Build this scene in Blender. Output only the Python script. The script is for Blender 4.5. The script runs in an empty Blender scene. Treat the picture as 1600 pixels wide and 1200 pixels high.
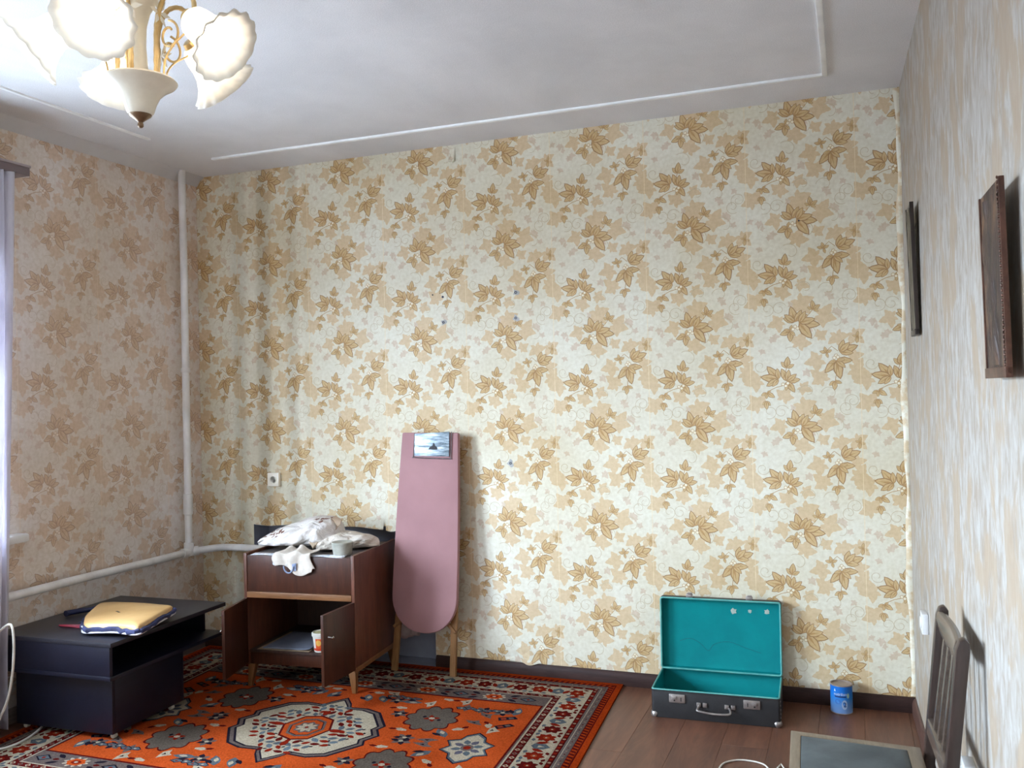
import bpy, bmesh, math, random
import numpy as np
from mathutils import Vector, Matrix
from mathutils.geometry import delaunay_2d_cdt
random.seed(7)
PI = math.pi
sc = bpy.context.scene
COL = sc.collection

# ---------------------------------------------------------------- camera, sky, lights, exposure
cam_d = bpy.data.cameras.new('camera'); cam = bpy.data.objects.new('camera', cam_d); COL.objects.link(cam)
YAW, PITCH, ROLL = -0.3594, 0.0107, -0.0229
F_PX = 1405.2
def cam_axes():
    cy, sy, cp, sp, cr, sr = math.cos(YAW), math.sin(YAW), math.cos(PITCH), math.sin(PITCH), math.cos(ROLL), math.sin(ROLL)
    f = Vector((sy*cp, cy*cp, sp)); r = Vector((cy, -sy, 0)); u = r.cross(f)
    return cr*r+sr*u, -sr*r+cr*u, f
_r, _u, _f = cam_axes()
M = Matrix.Identity(4)
for i in range(3):
    M[i][0] = _r[i]; M[i][1] = _u[i]; M[i][2] = -_f[i]
M.translation = Vector((-0.2479, -4.5468, 1.5148))
cam.matrix_world = M
cam_d.sensor_width = 36; cam_d.sensor_fit = 'HORIZONTAL'; cam_d.lens = F_PX/1600*36; cam_d.clip_start = .02
sc.camera = cam
SKY = 5.2
GROUND = .23
SKY_COL = (.655, .815, 1.0)
LAMP_W = 0.04
sc.view_settings.view_transform = 'Standard'; sc.view_settings.look = 'None'
sc.view_settings.exposure = 3.77; sc.view_settings.gamma = 1.0; sc.view_settings.use_curve_mapping = False
w = bpy.data.worlds.new('overcast_sky'); sc.world = w; w.use_nodes = True
wt = w.node_tree; bg = wt.nodes['Background']; bg.inputs[1].default_value = SKY
w_tc = wt.nodes.new('ShaderNodeTexCoord'); w_sp = wt.nodes.new('ShaderNodeSeparateXYZ'); w_cr = wt.nodes.new('ShaderNodeValToRGB')
w_mr = wt.nodes.new('ShaderNodeMapRange'); w_mr.inputs['From Min'].default_value = -1; wt.links.new(w_tc.outputs['Generated'], w_sp.inputs[0])
wt.links.new(w_sp.outputs[2], w_mr.inputs['Value']); wt.links.new(w_mr.outputs[0], w_cr.inputs['Fac']); wt.links.new(w_cr.outputs['Color'], bg.inputs[0])
w_cr.color_ramp.elements[0].position = .46; w_cr.color_ramp.elements[0].color = (*[GROUND*c for c in SKY_COL], 1)     # snowy ground below the horizon
w_cr.color_ramp.elements[1].position = .52; w_cr.color_ramp.elements[1].color = (*SKY_COL, 1)
sc.cycles.use_denoising = True
sc.cycles.max_bounces = 10; sc.cycles.diffuse_bounces = 6; sc.cycles.transmission_bounces = 8
sc.cycles.sample_clamp_indirect = 6.0

XL, AL, AR, H = -4.026, -0.0071, 0.0248, 2.9
YB = -6.2                      # wall behind the camera
WIN = [(-3.05, -1.55), (-5.45, -4.1)]   # the two windows in the left wall, y ranges
WZ0, WZ1 = 0.9, 2.3
REVEAL = 0.12
def left_x(y): return XL + math.tan(AL)*(-y)
def right_x(y): return math.tan(AR)*(-y)
for (a, b) in WIN:             # portals: they only guide the sampling of the sky
    ld = bpy.data.lights.new('window_portal', 'AREA'); ld.shape = 'RECTANGLE'; ld.size = b-a; ld.size_y = WZ1-WZ0
    ld.cycles.is_portal = True
    lo = bpy.data.objects.new('window_portal', ld); COL.objects.link(lo)
    lo.location = (XL-REVEAL-.06, (a+b)/2, (WZ0+WZ1)/2)
    lo.rotation_euler = Vector((1, 0, 0)).to_track_quat('-Z', 'Z').to_euler()

# ---------------------------------------------------------------- helpers
def lin(c):
    return tuple((x/12.92 if x <= .04045 else ((x+.055)/1.055)**2.4) for x in (v/255 for v in c))
def rgba(c): return (*lin(c), 1)
class NT:
    def __init__(s, m): s.t = m.node_tree; s.n = s.t.nodes; s.l = s.t.links
    def node(s, typ, **kw):
        n = s.n.new(typ)
        for k, v in kw.items():
            if k.startswith('i_'): n.inputs[k[2:].replace('_', ' ')].default_value = v
            else: setattr(n, k, v)
        return n
    def link(s, a, b): s.l.new(a, b)
def noise(nt, vec, scale, detail=4, rough=.55, dist=0.):
    n = nt.node('ShaderNodeTexNoise'); n.inputs['Scale'].default_value = scale; n.inputs['Detail'].default_value = detail
    n.inputs['Roughness'].default_value = rough; n.inputs['Distortion'].default_value = dist
    nt.link(vec, n.inputs['Vector']); return n.outputs['Fac']
def ramp(nt, fac, stops):
    r = nt.node('ShaderNodeValToRGB'); e = r.color_ramp.elements
    while len(e) < len(stops): e.new(.5)
    for k, (p, c) in enumerate(stops):
        e[k].position = p; e[k].color = c if len(c) == 4 else rgba(c)
    nt.link(fac, r.inputs['Fac']); return r.outputs['Color']
def mapping(nt, scale=(1, 1, 1), rot=(0, 0, 0), rnd=False):
    tc = nt.node('ShaderNodeTexCoord'); mp = nt.node('ShaderNodeMapping')
    mp.inputs['Scale'].default_value = scale; mp.inputs['Rotation'].default_value = rot
    nt.link(tc.outputs['Object'], mp.inputs['Vector'])
    if rnd:
        oi = nt.node('ShaderNodeObjectInfo'); mm = nt.node('ShaderNodeVectorMath', operation='SCALE')
        cx = nt.node('ShaderNodeCombineXYZ'); nt.link(oi.outputs['Random'], cx.inputs[0]); nt.link(oi.outputs['Random'], cx.inputs[1]); nt.link(oi.outputs['Random'], cx.inputs[2])
        nt.link(cx.outputs[0], mm.inputs[0]); mm.inputs['Scale'].default_value = 37.
        nt.link(mm.outputs[0], mp.inputs['Location'])
    return mp.outputs['Vector']
def mix(nt, a, b, fac, mode='MIX'):
    m = nt.node('ShaderNodeMix', data_type='RGBA', blend_type=mode)
    for sock, v in ((m.inputs[0], fac), (m.inputs[6], a), (m.inputs[7], b)):
        if isinstance(v, (int, float)): sock.default_value = v
        elif isinstance(v, tuple): sock.default_value = v if len(v) == 4 else rgba(v)
        else: nt.link(v, sock)
    return m.outputs[2]
def bump(nt, bs, h, strength=.3, dist=.002, normal=None):
    b = nt.node('ShaderNodeBump'); b.inputs['Strength'].default_value = strength; b.inputs['Distance'].default_value = dist
    nt.link(h, b.inputs['Height'])
    if normal is not None: nt.link(normal, b.inputs['Normal'])
    if bs is not None: nt.link(b.outputs[0], bs.inputs['Normal'])
    return b.outputs[0]
def newmat(name):
    m = bpy.data.materials.new(name); m.use_nodes = True
    return m, NT(m), m.node_tree.nodes['Principled BSDF']
def pmat(name, c, c2=None, scale=8, stretch=(1, 1, 1), rough=.5, metal=0., bumps=.15, bscale=60, contrast=(.35, .65), spec=.5, rnd=False, dist=0.):
    """plain procedural material: two tones mixed by stretched noise, with fine relief"""
    m, nt, bs = newmat(name)
    v = mapping(nt, stretch, rnd=rnd)
    f = noise(nt, v, scale, 5, .6, dist)
    if c2 is None: c2 = tuple(x*.88 for x in c)
    nt.link(ramp(nt, f, [(contrast[0], c2), (contrast[1], c)]), bs.inputs['Base Color'])
    bs.inputs['Roughness'].default_value = rough; bs.inputs['Metallic'].default_value = metal
    bs.inputs['Specular IOR Level'].default_value = spec
    if bumps: bump(nt, bs, noise(nt, v, bscale, 3), bumps, .002)
    return m
def wood(name, dark, light, axis='z', rough=.45, fine=9., spec=.4, wear=0.):
    m, nt, bs = newmat(name)
    st = {'x': (.12, 1, 1), 'y': (1, .12, 1), 'z': (1, 1, .12)}[axis]
    v = mapping(nt, st, rnd=True)
    a = noise(nt, v, fine*2.2, 6, .65, 1.2); b = noise(nt, v, fine*14, 3, .6)
    col = ramp(nt, a, [(.3, dark), (.7, light)])
    col = mix(nt, col, ramp(nt, b, [(.35, dark), (.65, light)]), .35)
    if wear:
        v2 = mapping(nt, (1, 1, 1)); wn = noise(nt, v2, 16, 6, .7)
        col = mix(nt, col, tuple(min(255, x*1.7+25) for x in light), ramp(nt, wn, [(.60, (0, 0, 0)), (.72, (int(255*wear),)*3)]))
    nt.link(col, bs.inputs['Base Color']); bs.inputs['Roughness'].default_value = rough; bs.inputs['Specular IOR Level'].default_value = spec
    bump(nt, bs, b, .12, .001)
    return m

def Bx(x0, x1, y0, y1, z0, z1):
    V = [(x, y, z) for z in (z0, z1) for y in (y0, y1) for x in (x0, x1)]
    F = [(0, 2, 3, 1), (4, 5, 7, 6), (0, 1, 5, 4), (2, 6, 7, 3), (0, 4, 6, 2), (1, 3, 7, 5)]
    return V, F
def Cb(c, s): return Bx(c[0]-s[0]/2, c[0]+s[0]/2, c[1]-s[1]/2, c[1]+s[1]/2, c[2]-s[2]/2, c[2]+s[2]/2)
def frustum(c0, s0, c1, s1):
    V = [(c[0]+sx*s[0]/2, c[1]+sy*s[1]/2, c[2]) for c, s in ((c0, s0), (c1, s1)) for sy in (-1, 1) for sx in (-1, 1)]
    return V, Bx(0, 1, 0, 1, 0, 1)[1]
def lathe(prof, n=32, c=(0, 0, 0), closed_ends=True, flute=None):
    V, F = [], []
    for k, (r, z) in enumerate(prof):
        for i in range(n):
            a = 2*PI*i/n; rr = r; zz = z
            if flute: dr, dz = flute(k, a); rr += dr; zz += dz
            V.append((c[0]+rr*math.cos(a), c[1]+rr*math.sin(a), c[2]+zz))
    for k in range(len(prof)-1):
        for i in range(n):
            j = (i+1) % n; F.append((k*n+i, k*n+j, (k+1)*n+j, (k+1)*n+i))
    if closed_ends: F.append(tuple(range(n-1, -1, -1))); F.append(tuple(range((len(prof)-1)*n, len(prof)*n)))
    return V, F
def tube(pts, r, n=10, closed=False, rfun=None):
    pts = [Vector(p) for p in pts]; V, F = [], []; N = len(pts); up = None
    for k, p in enumerate(pts):
        if closed: t = pts[(k+1) % N]-pts[k-1]
        else: t = pts[min(k+1, N-1)]-pts[max(k-1, 0)]
        t.normalize()
        if up is None: up = Vector((0, 0, 1)) if abs(t.z) < .9 else Vector((1, 0, 0))
        a = (up-t*up.dot(t)).normalized(); up = a; b = t.cross(a)
        rr = rfun(k/(N-1)) if rfun else r
        for i in range(n):
            q = p+(a*math.cos(2*PI*i/n)+b*math.sin(2*PI*i/n))*rr; V.append(tuple(q))
    for k in range(N if closed else N-1):
        k2 = (k+1) % N
        for i in range(n):
            j = (i+1) % n; F.append((k*n+i, k*n+j, k2*n+j, k2*n+i))
    if not closed: F.append(tuple(range(n-1, -1, -1))); F.append(tuple(range((N-1)*n, N*n)))
    return V, F
def smooth_path(pts, sub=8, closed=False):
    P = [Vector(p) for p in pts]; out = []; N = len(P)
    rng = range(N) if closed else range(N-1)
    for i in rng:
        g = (lambda k: P[k % N]) if closed else (lambda k: P[max(0, min(N-1, k))])
        p0, p1, p2, p3 = g(i-1), g(i), g(i+1), g(i+2)
        for s in range(sub):
            t = s/sub
            out.append(.5*((2*p1)+(p2-p0)*t+(2*p0-5*p1+4*p2-p3)*t*t+(-p0+3*p1-3*p2+p3)*t**3))
    if not closed: out.append(P[-1])
    return out
def prism(poly, h0, h1, plane='xy', off=0):
    """extrude a 2-D outline; plane xy extrudes along z, xz along y, yz along x"""
    n = len(poly); V = []
    for h in (h0, h1):
        for (a, b) in poly:
            V.append({'xy': (a, b, h), 'xz': (a, h, b), 'yz': (h, a, b)}[plane])
    F = [tuple(range(n-1, -1, -1)), tuple(range(n, 2*n))]+[(i, (i+1) % n, n+(i+1) % n, n+i) for i in range(n)]
    return V, F
def sheet(fn, nu, nv):
    V = [tuple(fn(i/nu, j/nv)) for j in range(nv+1) for i in range(nu+1)]
    F = [(j*(nu+1)+i, j*(nu+1)+i+1, (j+1)*(nu+1)+i+1, (j+1)*(nu+1)+i) for j in range(nv) for i in range(nu)]
    return V, F
def xf(vf, mat):
    V, F = vf; return [tuple(mat @ Vector(v)) for v in V], F
def rotz(a): return Matrix.Rotation(a, 4, 'Z')
def T(*p): return Matrix.Translation(Vector(p))
def mesh_of(pieces, bevel=0, smooth=False, recalc=True, seg=2):
    if isinstance(pieces, tuple): pieces = [pieces]
    bm = bmesh.new()
    for V, F in pieces:
        vs = [bm.verts.new(v) for v in V]
        for f in F:
            try: bm.faces.new([vs[i] for i in f])
            except ValueError: pass
    if recalc: bmesh.ops.recalc_face_normals(bm, faces=bm.faces[:])
    if bevel:
        es = [e for e in bm.edges if len(e.link_faces) == 2 and e.calc_face_angle(0) > .6]
        bmesh.ops.bevel(bm, geom=es, offset=bevel, segments=seg, affect='EDGES', profile=.6, clamp_overlap=True)
    me = bpy.data.meshes.new('mesh'); bm.to_mesh(me); bm.free()
    if smooth or bevel:
        for p in me.polygons: p.use_smooth = True
        try: me.set_sharp_from_angle(angle=math.radians(38))
        except Exception: pass
    return me
def obj(name, pieces, mat, parent=None, bevel=0, smooth=False, recalc=True, solid=0, label=None):
    me = pieces if isinstance(pieces, bpy.types.Mesh) else mesh_of(pieces, bevel, smooth, recalc)
    me.name = name
    if mat is not None and not me.materials: me.materials.append(mat)
    o = bpy.data.objects.new(name, me); COL.objects.link(o)
    if parent is not None: o.parent = parent
    if solid:
        md = o.modifiers.new('thickness', 'SOLIDIFY'); md.thickness = solid; md.offset = 0
    if label: o['label'] = label
    return o
def thing(name, label, cat, loc=(0, 0, 0), rz=0, group=None):
    o = bpy.data.objects.new(name, None); COL.objects.link(o); o.empty_display_size = .1
    o.location = loc; o.rotation_euler = (0, 0, rz)
    return tag(o, label, cat, group)
def tag(o, label, cat, group=None):
    o['label'] = label; o['category'] = cat
    if group: o['group'] = group
    return o
def struct(o): o['kind'] = 'structure'; return o

# ---------------------------------------------------------------- flat printed patterns: triangulated outlines with a colour per face
def cdt_pattern(polys, rect):
    """polys: list of (outline, tint); later ones lie on top. Returns verts, tris, tints inside rect."""
    x0, y0, x1, y1 = rect
    V, Fc, tints = [], [], []
    def add(p, t):
        if sum(p[i-1][0]*p[i][1]-p[i][0]*p[i-1][1] for i in range(len(p))) < 0: p = p[::-1]
        b = len(V); V.extend(Vector(q) for q in p); Fc.append(list(range(b, b+len(p)))); tints.append(t)
    add([(x0, y0), (x1, y0), (x1, y1), (x0, y1)], polys[0][1])
    for p, t in polys[1:]:
        if len(p) >= 3: add(p, t)
    ov, oe, of, vi, ei, fi = delaunay_2d_cdt(V, [], Fc, 0, 1e-6, True)
    out, tt = [], []
    for f, src in zip(of, fi):
        if not src: continue
        cx = sum(ov[i][0] for i in f)/len(f); cy = sum(ov[i][1] for i in f)/len(f)
        if not (x0 < cx < x1 and y0 < cy < y1): continue
        out.append(tuple(f)); tt.append(tints[max(src)])
    return [(v[0], v[1]) for v in ov], out, tt
def clip_half(P, axis, val, keep_less):
    res = []
    for i in range(len(P)):
        a, b = P[i], P[(i+1) % len(P)]
        ia = (a[axis] <= val) if keep_less else (a[axis] >= val); ib = (b[axis] <= val) if keep_less else (b[axis] >= val)
        if ia: res.append(a)
        if ia != ib:
            t = (val-a[axis])/(b[axis]-a[axis]); res.append((a[0]+(b[0]-a[0])*t, a[1]+(b[1]-a[1])*t))
    return res
def tiled(tile, w, h, ou, ov_, rects):
    """repeat a tile over rectangles (u0,u1,v0,v1), cutting at their borders"""
    tv, tf, tt = tile; V, F, TI = [], [], []
    for (u0, u1, v0, v1) in rects:
        for i in range(math.floor((u0-ou)/w), math.ceil((u1-ou)/w)):
            for j in range(math.floor((v0-ov_)/h), math.ceil((v1-ov_)/h)):
                du, dv = ou+i*w, ov_+j*h
                inside = du >= u0 and du+w <= u1 and dv >= v0 and dv+h <= v1
                if inside:
                    b = len(V); V.extend((x+du, y+dv) for x, y in tv); F.extend(tuple(b+k for k in f) for f in tf); TI.extend(tt)
                    continue
                for f, t in zip(tf, tt):
                    P = [(tv[k][0]+du, tv[k][1]+dv) for k in f]
                    xs = [p[0] for p in P]; ys = [p[1] for p in P]
                    if max(xs) <= u0 or min(xs) >= u1 or max(ys) <= v0 or min(ys) >= v1: continue
                    if min(xs) < u0: P = clip_half(P, 0, u0, False)
                    if P and max(xs) > u1: P = clip_half(P, 0, u1, True)
                    if P and min(ys) < v0: P = clip_half(P, 1, v0, False)
                    if P and max(ys) > v1: P = clip_half(P, 1, v1, True)
                    if len(P) >= 3:
                        b = len(V); V.extend(P); F.append(tuple(range(b, b+len(P)))); TI.append(t)
    return V, F, TI
def tinted_mesh(name, V3, F, TI):
    me = bpy.data.meshes.new(name); me.from_pydata(V3, [], F)
    at = me.color_attributes.new('tint', 'FLOAT_COLOR', 'CORNER')
    cnt = [len(f) for f in F]
    a = np.ones((sum(cnt), 4), dtype=np.float32); a[:, :3] = np.repeat(np.array(TI, dtype=np.float32), cnt, axis=0)
    at.data.foreach_set('color', a.ravel()); me.update()
    return me

def lens(p, q, wid, n=5, ser=0.):
    """pointed leaf from base p to tip q"""
    p, q = Vector(p), Vector(q); d = q-p; nrm = Vector((-d.y, d.x)); L = []; R_ = []
    for k in range(1, n):
        t = k/n; ww = wid*(math.sin(PI*t**.85)**.8)*(1+ser*(1 if k % 2 else -1))
        L.append(p+d*t+nrm*ww); R_.append(p+d*t-nrm*ww)
    return [tuple(p)]+[tuple(x) for x in L]+[tuple(q)]+[tuple(x) for x in reversed(R_)]
def stroke(pts, wd):
    P = [Vector(p) for p in pts]; L, R_ = [], []
    for k, p in enumerate(P):
        t = P[min(k+1, len(P)-1)]-P[max(k-1, 0)]
        nn = Vector((-t.y, t.x)); nn = nn/(nn.length+1e-9)
        L.append(tuple(p+nn*wd/2)); R_.append(tuple(p-nn*wd/2))
    return L+R_[::-1]
def maple(c, r, ang, seed=0):
    rnd = random.Random(seed); out = []
    lobes = [(-2.45, .62), (-1.25, .88), (0, 1.0), (1.25, .88), (2.45, .62)]
    for k, (a, l) in enumerate(lobes):
        l *= rnd.uniform(.88, 1.1)
        for da, f in ((-.42, .68), (-.30, .70), (-.15, .86), (0, 1.0), (.15, .86), (.30, .70), (.42, .68)):
            out.append((a+da, l*f))
        if k < 4: out.append((a+(lobes[k+1][0]-a)/2, .52))
    out.append((PI, .22)); out.sort()
    return [(c[0]+r*l*math.cos(ang+a), c[1]+r*l*math.sin(ang+a)) for a, l in out]
def spiral(c, r, a0, turns, sgn=1, tail=0):
    pts = []
    for k in range(22):
        t = k/21; a = a0+sgn*turns*2*PI*t; rr = r*(1-.72*t)
        pts.append((c[0]+rr*math.cos(a), c[1]+rr*math.sin(a)))
    return pts

# ---- wallpaper tile, measured in 1/625 of a roll width, y down
RW, RH = 0.5045, 0.5
CREAM, PALE, PALE2 = lin((232, 229, 214)), lin((222, 200, 166)), lin((220, 204, 184))
LEAF, LEAF2, LINE, SEAM = lin((215, 187, 142)), lin((201, 165, 118)), lin((168, 134, 96)), lin((242, 226, 192))
CURL = lin((206, 192, 164)); BERRY = lin((246, 240, 220)); VEIN = lin((184, 148, 98))
def wallpaper_tile():
    TW, TH = 625., 630.
    P = []
    pale = [(300, 218, 66, .9), (175, 333, 50, 2.8), (425, 305, 66, .3), (290, 465, 58, -1.2), (405, 425, 40, -.6), (505, 432, 52, 1.2), (390, 572, 58, 2.9),
            (410, 684, 58, -2.4), (598, 640, 64, .2), (40, 838, 62, -2.2), (195, 788, 52, -1.1), (303, 735, 40, .4), (38, 690, 56, 2.9), (598, 425, 52, .8), (585, 555, 46, -.2)]
    small = [(130, 435, 28, .5), (75, 505, 25, 2), (325, 640, 32, 1), (500, 275, 30, 1.4), (545, 345, 24, -1), (90, 380, 20, 0), (470, 190, 26, .6), (220, 600, 22, 2.2), (250, 860, 26, 4),
             (455, 800, 26, 1), (520, 925, 28, 3), (75, 975, 30, 1.7), (150, 1050, 26, 0), (350, 1010, 26, 2), (20, 330, 24, 1.0), (560, 130, 24, 2.4)]
    for k, (x, y, r, a) in enumerate(small): P.append((maple((x, y), r*1.15, a, k+50), PALE2, r))
    for k, (x, y, r, a) in enumerate(pale): P.append((maple((x, y), r*1.42, a, k), PALE, r))
    curls = [((580, 820), 46, 2.5, 1.3, 1), ((178, 880), 44, -.4, 1.2, -1), ((455, 775), 50, 3.3, .8, 1), ((545, 230), 44, 1, 1.2, 1), ((110, 250), 44, 2, 1.1, -1),
             ((250, 540), 60, 4, .7, 1), ((490, 975), 60, 4.2, .6, 1), ((345, 395), 50, 1.5, .7, -1), ((60, 600), 40, .3, 1.1, 1), ((330, 130), 50, 3, .8, 1), ((480, 620), 36, 0, 1.0, -1)]
    for c, r, a, t, s in curls: P.append((stroke(spiral(c, r, a, t, s), 3.2), CURL, 0))
    def cluster(hubs):
        for hub, tips, wd in hubs:
            for tp in tips:
                h = Vector(hub); t = Vector(tp); P.append((lens(hub, tp, wd, 6, .05), LINE, 1))
                P.append((lens(h+(t-h)*.06, h+(t-h)*.94, wd*.87, 6, .05), LEAF, 1))
                P.append((lens(h, h+(t-h)*.58, wd*.5, 4), LEAF2, 1))
                P.append((lens(h+(t-h)*.05, h+(t-h)*.85, .022, 3), VEIN, 1))
    W = .235; S = .27
    A = [((165, 680), [(98, 598), (58, 664), (92, 722), (158, 612), (128, 726)], W), ((215, 695), [(182, 614), (226, 622), (292, 684), (258, 764), (206, 752), (270, 650)], W),
         ((95, 762), [(60, 778), (142, 792), (92, 800), (120, 750)], S), ((90, 812), [(68, 838), (116, 842), (92, 866)], S), ((214, 612), [(180, 574), (222, 542), (258, 592), (232, 606)], S)]
    B = [((268, 335), [(244, 236), (198, 308), (206, 286), (308, 262)], W), ((290, 340), [(340, 290), (412, 358), (362, 440), (384, 320), (330, 270)], W),
         ((240, 388), [(178, 410), (238, 456), (268, 420), (204, 376), (250, 350)], S), ((372, 262), [(338, 248), (368, 206), (414, 236), (404, 276)], S)]
    C = [((515, 528), [(540, 452), (618, 490), (592, 534), (572, 470)], W), ((495, 576), [(428, 650), (516, 690), (586, 578), (450, 590), (546, 622), (544, 570)], W),
         ((440, 528), [(402, 518), (430, 490), (472, 512), (450, 560)], S), ((486, 700), [(450, 726), (480, 756), (524, 714), (496, 692)], S), ((612, 438), [(586, 428), (618, 404), (640, 450), (610, 478)], S)]
    for cl in (A, B, C): cluster(cl)
    for x, y in ((268, 362), (282, 374), (256, 378), (190, 712), (206, 722), (218, 706), (494, 546), (484, 560), (504, 556)):
        P.append(([(x+11*math.cos(a*PI/4), y+11*math.sin(a*PI/4)) for a in range(8)], VEIN, 1))
        P.append(([(x+8.5*math.cos(a*PI/4), y+8.5*math.sin(a*PI/4)) for a in range(8)], BERRY, 1))
    for pts in ([(190, 720), (150, 730), (110, 750), (96, 775)], [(372, 262), (340, 300), (300, 340)], [(486, 700), (494, 650), (495, 590)], [(440, 520), (470, 490), (505, 520)], [(214, 610), (205, 640), (190, 680)]):
        P.append((stroke([tuple(p) for p in smooth_path([(a, b, 0) for a, b in pts], 4)] if 0 else pts, 3.5), VEIN, 0))
    P.append(([(0, -5), (3.2, -5), (3.2, 700), (0, 700)], SEAM, 0))
    sx, sy = RW/TW, RH/TH
    polys = [(None, CREAM)]
    for p, t, _ in P:
        xs = [q[0] for q in p]; ys = [q[1] for q in p]
        for i in (-1, 0, 1):
            for j in (-2, -1, 0, 1):
                if max(xs)+i*TW < 0 or min(xs)+i*TW > TW or max(ys)+j*TH < 0 or min(ys)+j*TH > TH: continue
                if t is SEAM and (i or j): continue
                polys.append(([((q[0]+i*TW)*sx, (TH-(q[1]+j*TH))*sy) for q in p], t))
    # keep layering: pale first, dark after (list order), across wrapped copies
    order = {id(PALE2): 0, id(PALE): 1, id(CURL): 2, id(SEAM): 9}
    polys = polys[:1]+sorted(polys[1:], key=lambda q: order.get(id(q[1]), 5))
    return cdt_pattern(polys, (0, 0, RW, RH))
WTILE = wallpaper_tile()
ZREF = 1.833+330*.5/630-.5        # z of the tile's lower edge (its y=630)

def wallpaper_mat(name, streaks=False, tint=(1, 1, 1), light_wash=0.):
    m, nt, bs = newmat(name)
    at = nt.node('ShaderNodeAttribute'); at.attribute_name = 'tint'
    v = mapping(nt)
    col = mix(nt, at.outputs['Color'], (214, 208, 204), light_wash)  # greys the print to imitate the light on the left wall
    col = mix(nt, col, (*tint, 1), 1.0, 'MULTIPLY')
    col = mix(nt, col, ramp(nt, noise(nt, v, 1.3, 4, .6), [(.3, (232, 224, 208)), (.7, (255, 255, 255))]), 1.0, 'MULTIPLY')
    col = mix(nt, col, ramp(nt, noise(nt, v, 55, 3), [(.35, (244, 241, 236)), (.65, (255, 255, 255))]), 1.0, 'MULTIPLY')
    nt.link(col, bs.inputs['Base Color'])
    bs.inputs['Roughness'].default_value = .62; bs.inputs['Specular IOR Level'].default_value = .3
    n1 = bump(nt, None, noise(nt, v, 5., 3, .5), .35, .01)
    if streaks:   # the loose paper bulges in long vertical folds near the pipe corner
        sp = nt.node('ShaderNodeSeparateXYZ'); nt.link(v, sp.inputs[0])
        wob = nt.node('ShaderNodeMath', operation='MULTIPLY_ADD'); wob.inputs[1].default_value = .06
        nt.link(noise(nt, v, 1.6, 2), wob.inputs[0]); nt.link(sp.outputs[0], wob.inputs[2])
        mr = nt.node('ShaderNodeMapRange'); mr.inputs['From Min'].default_value = -3.955; mr.inputs['From Max'].default_value = -2.555; nt.link(wob.outputs[0], mr.inputs['Value'])
        G = lambda g: (g, g, g, 1)
        e = ramp(nt, mr.outputs[0], [(0, G(.9)), (.13, G(.9)), (.235, G(.05)), (.27, G(.0)), (.36, G(.55)), (.415, G(.6)), (.5, G(.15)), (.56, G(.0)), (.8, G(.05)), (1, G(.05))])
        e_node = e.node; e_node.color_ramp.interpolation = 'EASE'
        n1 = bump(nt, None, e, 1.0, .12, n1)
    bump(nt, bs, noise(nt, v, 260, 2), .08, .001, n1)
    return m

# ---------------------------------------------------------------- room shell
M_paper_back = wallpaper_mat('wallpaper_leaf_print', True)
M_paper_left = wallpaper_mat('wallpaper_leaf_print_window_wall', False, (1.08, 1.05, 1.14), .36)  # same paper as the back wall; this wall's light is put into the colour
NX0, NX1, NZ1 = -3.645, -2.445, 0.775     # radiator niche
ou = -1.7144; ov_ = ZREF
V2, F2, TI = tiled(WTILE, RW, RH, ou, ov_, [(XL, NX0, 0, H), (NX0, NX1, NZ1, H), (NX1, 0, 0, H)])
V3 = [(u, 0, v) for u, v in V2]
wall_back = struct(obj('wall_back', tinted_mesh('wall_back', V3, F2, TI), M_paper_back))

def left_pt(u, v): return (left_x(u), u, v)
SPLIT = -2.0                     # the print is laid as far as it can be seen; further on a plain cream stretch
rects = [(WIN[0][1], 0, 0, H), (SPLIT, WIN[0][1], 0, WZ0), (SPLIT, WIN[0][1], WZ1, H)]
V2, F2, TI = tiled(WTILE, RW, RH, -1.30, ov_+.06, rects)
for (a, b, c, d) in [(WIN[0][0], SPLIT, 0, WZ0), (WIN[0][0], SPLIT, WZ1, H), (WIN[1][1], WIN[0][0], 0, H), (WIN[1][0], WIN[1][1], 0, WZ0), (WIN[1][0], WIN[1][1], WZ1, H), (YB, WIN[1][0], 0, H)]:
    n = len(V2); V2 += [(a, c), (b, c), (b, d), (a, d)]; F2.append((n, n+1, n+2, n+3)); TI.append(lin((228, 212, 178)))
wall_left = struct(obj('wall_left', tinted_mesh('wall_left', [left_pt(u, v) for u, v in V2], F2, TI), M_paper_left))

# right wall: streaky bark-like paper
m, nt, bs = newmat('wallpaper_streaked_tan'); M_right = m
v = mapping(nt, (1, 1, .45)); v2 = mapping(nt, (1, 1, .55))
a = noise(nt, v, 26, 5, .6, .6); b = noise(nt, v2, 7.5, 4, .6, .4); c = noise(nt, v, 70, 3, .6)
col = ramp(nt, a, [(.36, (150, 137, 122)), (.5, (163, 155, 145)), (.62, (174, 170, 163))])
col = mix(nt, col, (160, 140, 116), ramp(nt, b, [(.50, (0, 0, 0)), (.57, (225, 225, 225))]))
col = mix(nt, col, (150, 137, 126), ramp(nt, c, [(.56, (0, 0, 0)), (.68, (130, 130, 130))]))
nt.link(col, bs.inputs['Base Color']); bs.inputs['Roughness'].default_value = .6
bump(nt, bs, a, .25, .003)
wall_right = struct(obj('wall_right', ([(0, 0, 0), (right_x(YB), YB, 0), (right_x(YB), YB, H), (0, 0, H)], [(0, 1, 2, 3)]), M_right))
M_plain = pmat('painted_plaster', (222, 218, 210), (212, 208, 200), 2, rough=.7)
wall_front = struct(obj('wall_front', ([(left_x(YB), YB, 0), (right_x(YB), YB, 0), (right_x(YB), YB, H), (left_x(YB), YB, H)], [(3, 2, 1, 0)]), M_plain))

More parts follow.
